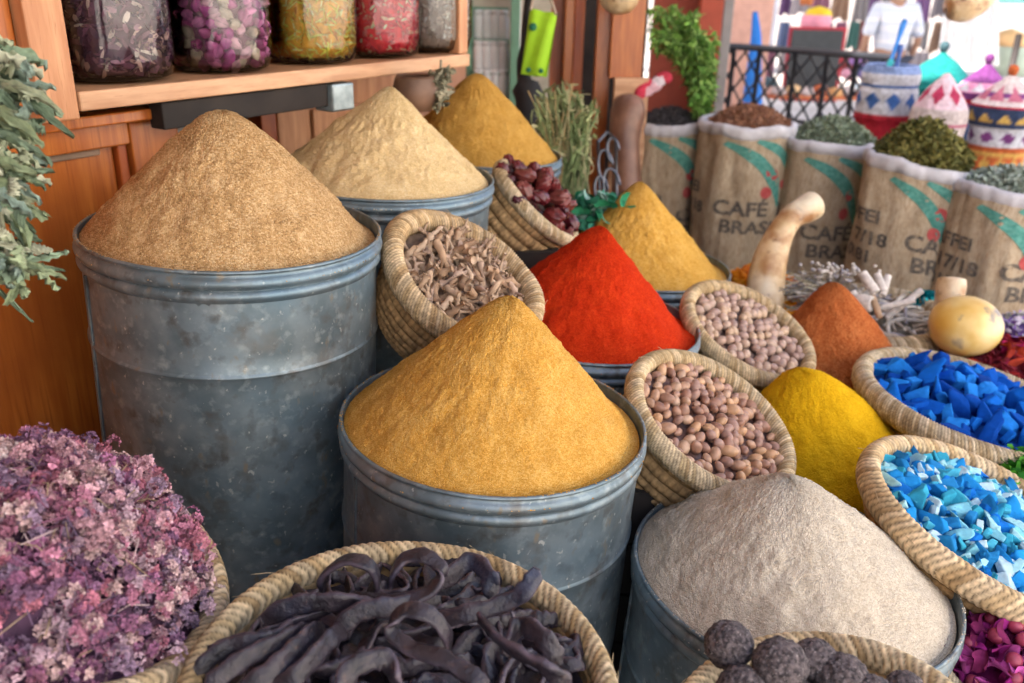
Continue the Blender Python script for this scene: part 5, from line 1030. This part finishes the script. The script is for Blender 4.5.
# small pot and dried blossoms under the right end of the shelf
b = MB(); b.lathe([(.001, 0), (.045, .0), (.064, .03), (.068, .06), (.06, .09), (.055, .10), (.05, .095)], 40, col=(1, 1, 1)); tag(b.build('clay_pot', mat('brown_clay', (.10, .055, .035), (.20, .11, .07), scale=8, rough=.55), M=Matrix.Translation(Vector(P(416, 110, 2.62)))), 'brown clay pot hanging under the right end of the shelf', 'pot')
b = MB()
for i in range(70):
    x = 441+rng.normal()*6; y = rng.uniform(68, 106); leaf(b, P(x, y, 2.6+rng.normal()*.02), rng.normal(size=3)+np.array([0, 0, -.9]), rng.normal(size=3), rng.uniform(.02, .04), rng.uniform(.006, .011), [(.35, .33, .22), (.45, .42, .3), (.25, .24, .16)][rng.integers(3)], rng.normal()*1.6, .8)
b.tube(np.array([P(441, 60, 2.6), P(440, 92, 2.6)]), .004, 6, col=(.4, .35, .25))
tag(b.build('dried_leaf_cluster', M_leaf), 'pale grey dried leaf cluster hanging beside the clay pot', 'herb bunch')
# the passer-by beyond the railing, seen from behind
def person():
    d = 9.2; c = P(893, 30, d); x0, y0 = c[0], c[1]; root = empty('person', (x0, y0, 0), 'person seen from behind in a pale striped shirt and blue cap', 'person')
    J = {'pel': (0, 0, .95), 'chest': (0, .02, 1.30), 'neck': (0, .01, 1.48), 'head': (0, -.01, 1.60), 'top': (0, 0, 1.70),
         'sl': (-.19, 0, 1.42), 'el': (-.27, -.02, 1.13), 'hl': (-.26, .10, .90), 'sr': (.19, 0, 1.42), 'er': (.27, -.02, 1.13), 'hr': (.26, .10, .90), 'fl': (-.27, .13, .82), 'fr': (.27, .13, .82),
         'kl': (-.11, .02, .50), 'al': (-.12, -.02, .08), 'tl': (-.12, .14, .03), 'kr': (.11, .04, .50), 'ar': (.12, .02, .08), 'tr': (.12, .18, .03), 'hipl': (-.10, 0, .88), 'hipr': (.10, 0, .88)}
    Rr = dict(pel=.15, chest=.16, neck=.06, head=.095, top=.07, sl=.07, el=.048, hl=.035, sr=.07, er=.048, hr=.035, fl=.022, fr=.022, kl=.065, al=.045, tl=.035, kr=.065, ar=.045, tr=.035, hipl=.10, hipr=.10)
    E_ = [('pel', 'chest'), ('chest', 'neck'), ('neck', 'head'), ('head', 'top'), ('chest', 'sl'), ('sl', 'el'), ('el', 'hl'), ('hl', 'fl'), ('chest', 'sr'), ('sr', 'er'), ('er', 'hr'), ('hr', 'fr'), ('pel', 'hipl'), ('hipl', 'kl'), ('kl', 'al'), ('al', 'tl'), ('pel', 'hipr'), ('hipr', 'kr'), ('kr', 'ar'), ('ar', 'tr')]
    def skin(names, edges, grow, nm, m):
        ix = {n: i for i, n in enumerate(names)}; me = bpy.data.meshes.new(nm); me.from_pydata([J[n] for n in names], [(ix[a], ix[b_]) for a, b_ in edges], []); o = bpy.data.objects.new(nm, me); COL.objects.link(o); o.parent = root
        k = o.modifiers.new('skin', 'SKIN'); 
        for n, i in ix.items(): me.skin_vertices[0].data[i].radius = (Rr[n]+grow, (Rr[n]+grow)*.8)
        me.skin_vertices[0].data[0].use_root = True; s_ = o.modifiers.new('sub', 'SUBSURF'); s_.levels = 2; s_.render_levels = 2; me.materials.append(m); return o
    skin(list(J), E_, 0, 'body', flatm('skin_tone', (.42, .24, .16)))
    n1 = ['pel', 'chest', 'neck', 'sl', 'el', 'sr', 'er']; skin(['pel', 'chest', 'sl', 'el', 'sr', 'er'], [('pel', 'chest'), ('chest', 'sl'), ('sl', 'el'), ('chest', 'sr'), ('sr', 'er')], .03, 'shirt', mat('pale_striped_shirt', (.50, .58, .72), (.76, .78, .82), scale=6, stretch=(.2, .2, 4)))
    skin(['pel', 'hipl', 'kl', 'al', 'hipr', 'kr', 'ar'], [('pel', 'hipl'), ('hipl', 'kl'), ('kl', 'al'), ('pel', 'hipr'), ('hipr', 'kr'), ('kr', 'ar')], .022, 'trousers', flatm('dark_trousers', (.04, .05, .08)))
    q = MB(); q.lathe([(.112, 1.60), (.115, 1.66), (.10, 1.73), (.06, 1.765), (.001, 1.775)], 28); q.build('cap', flatm('blue_cap', (.04, .10, .32)), root)
person()
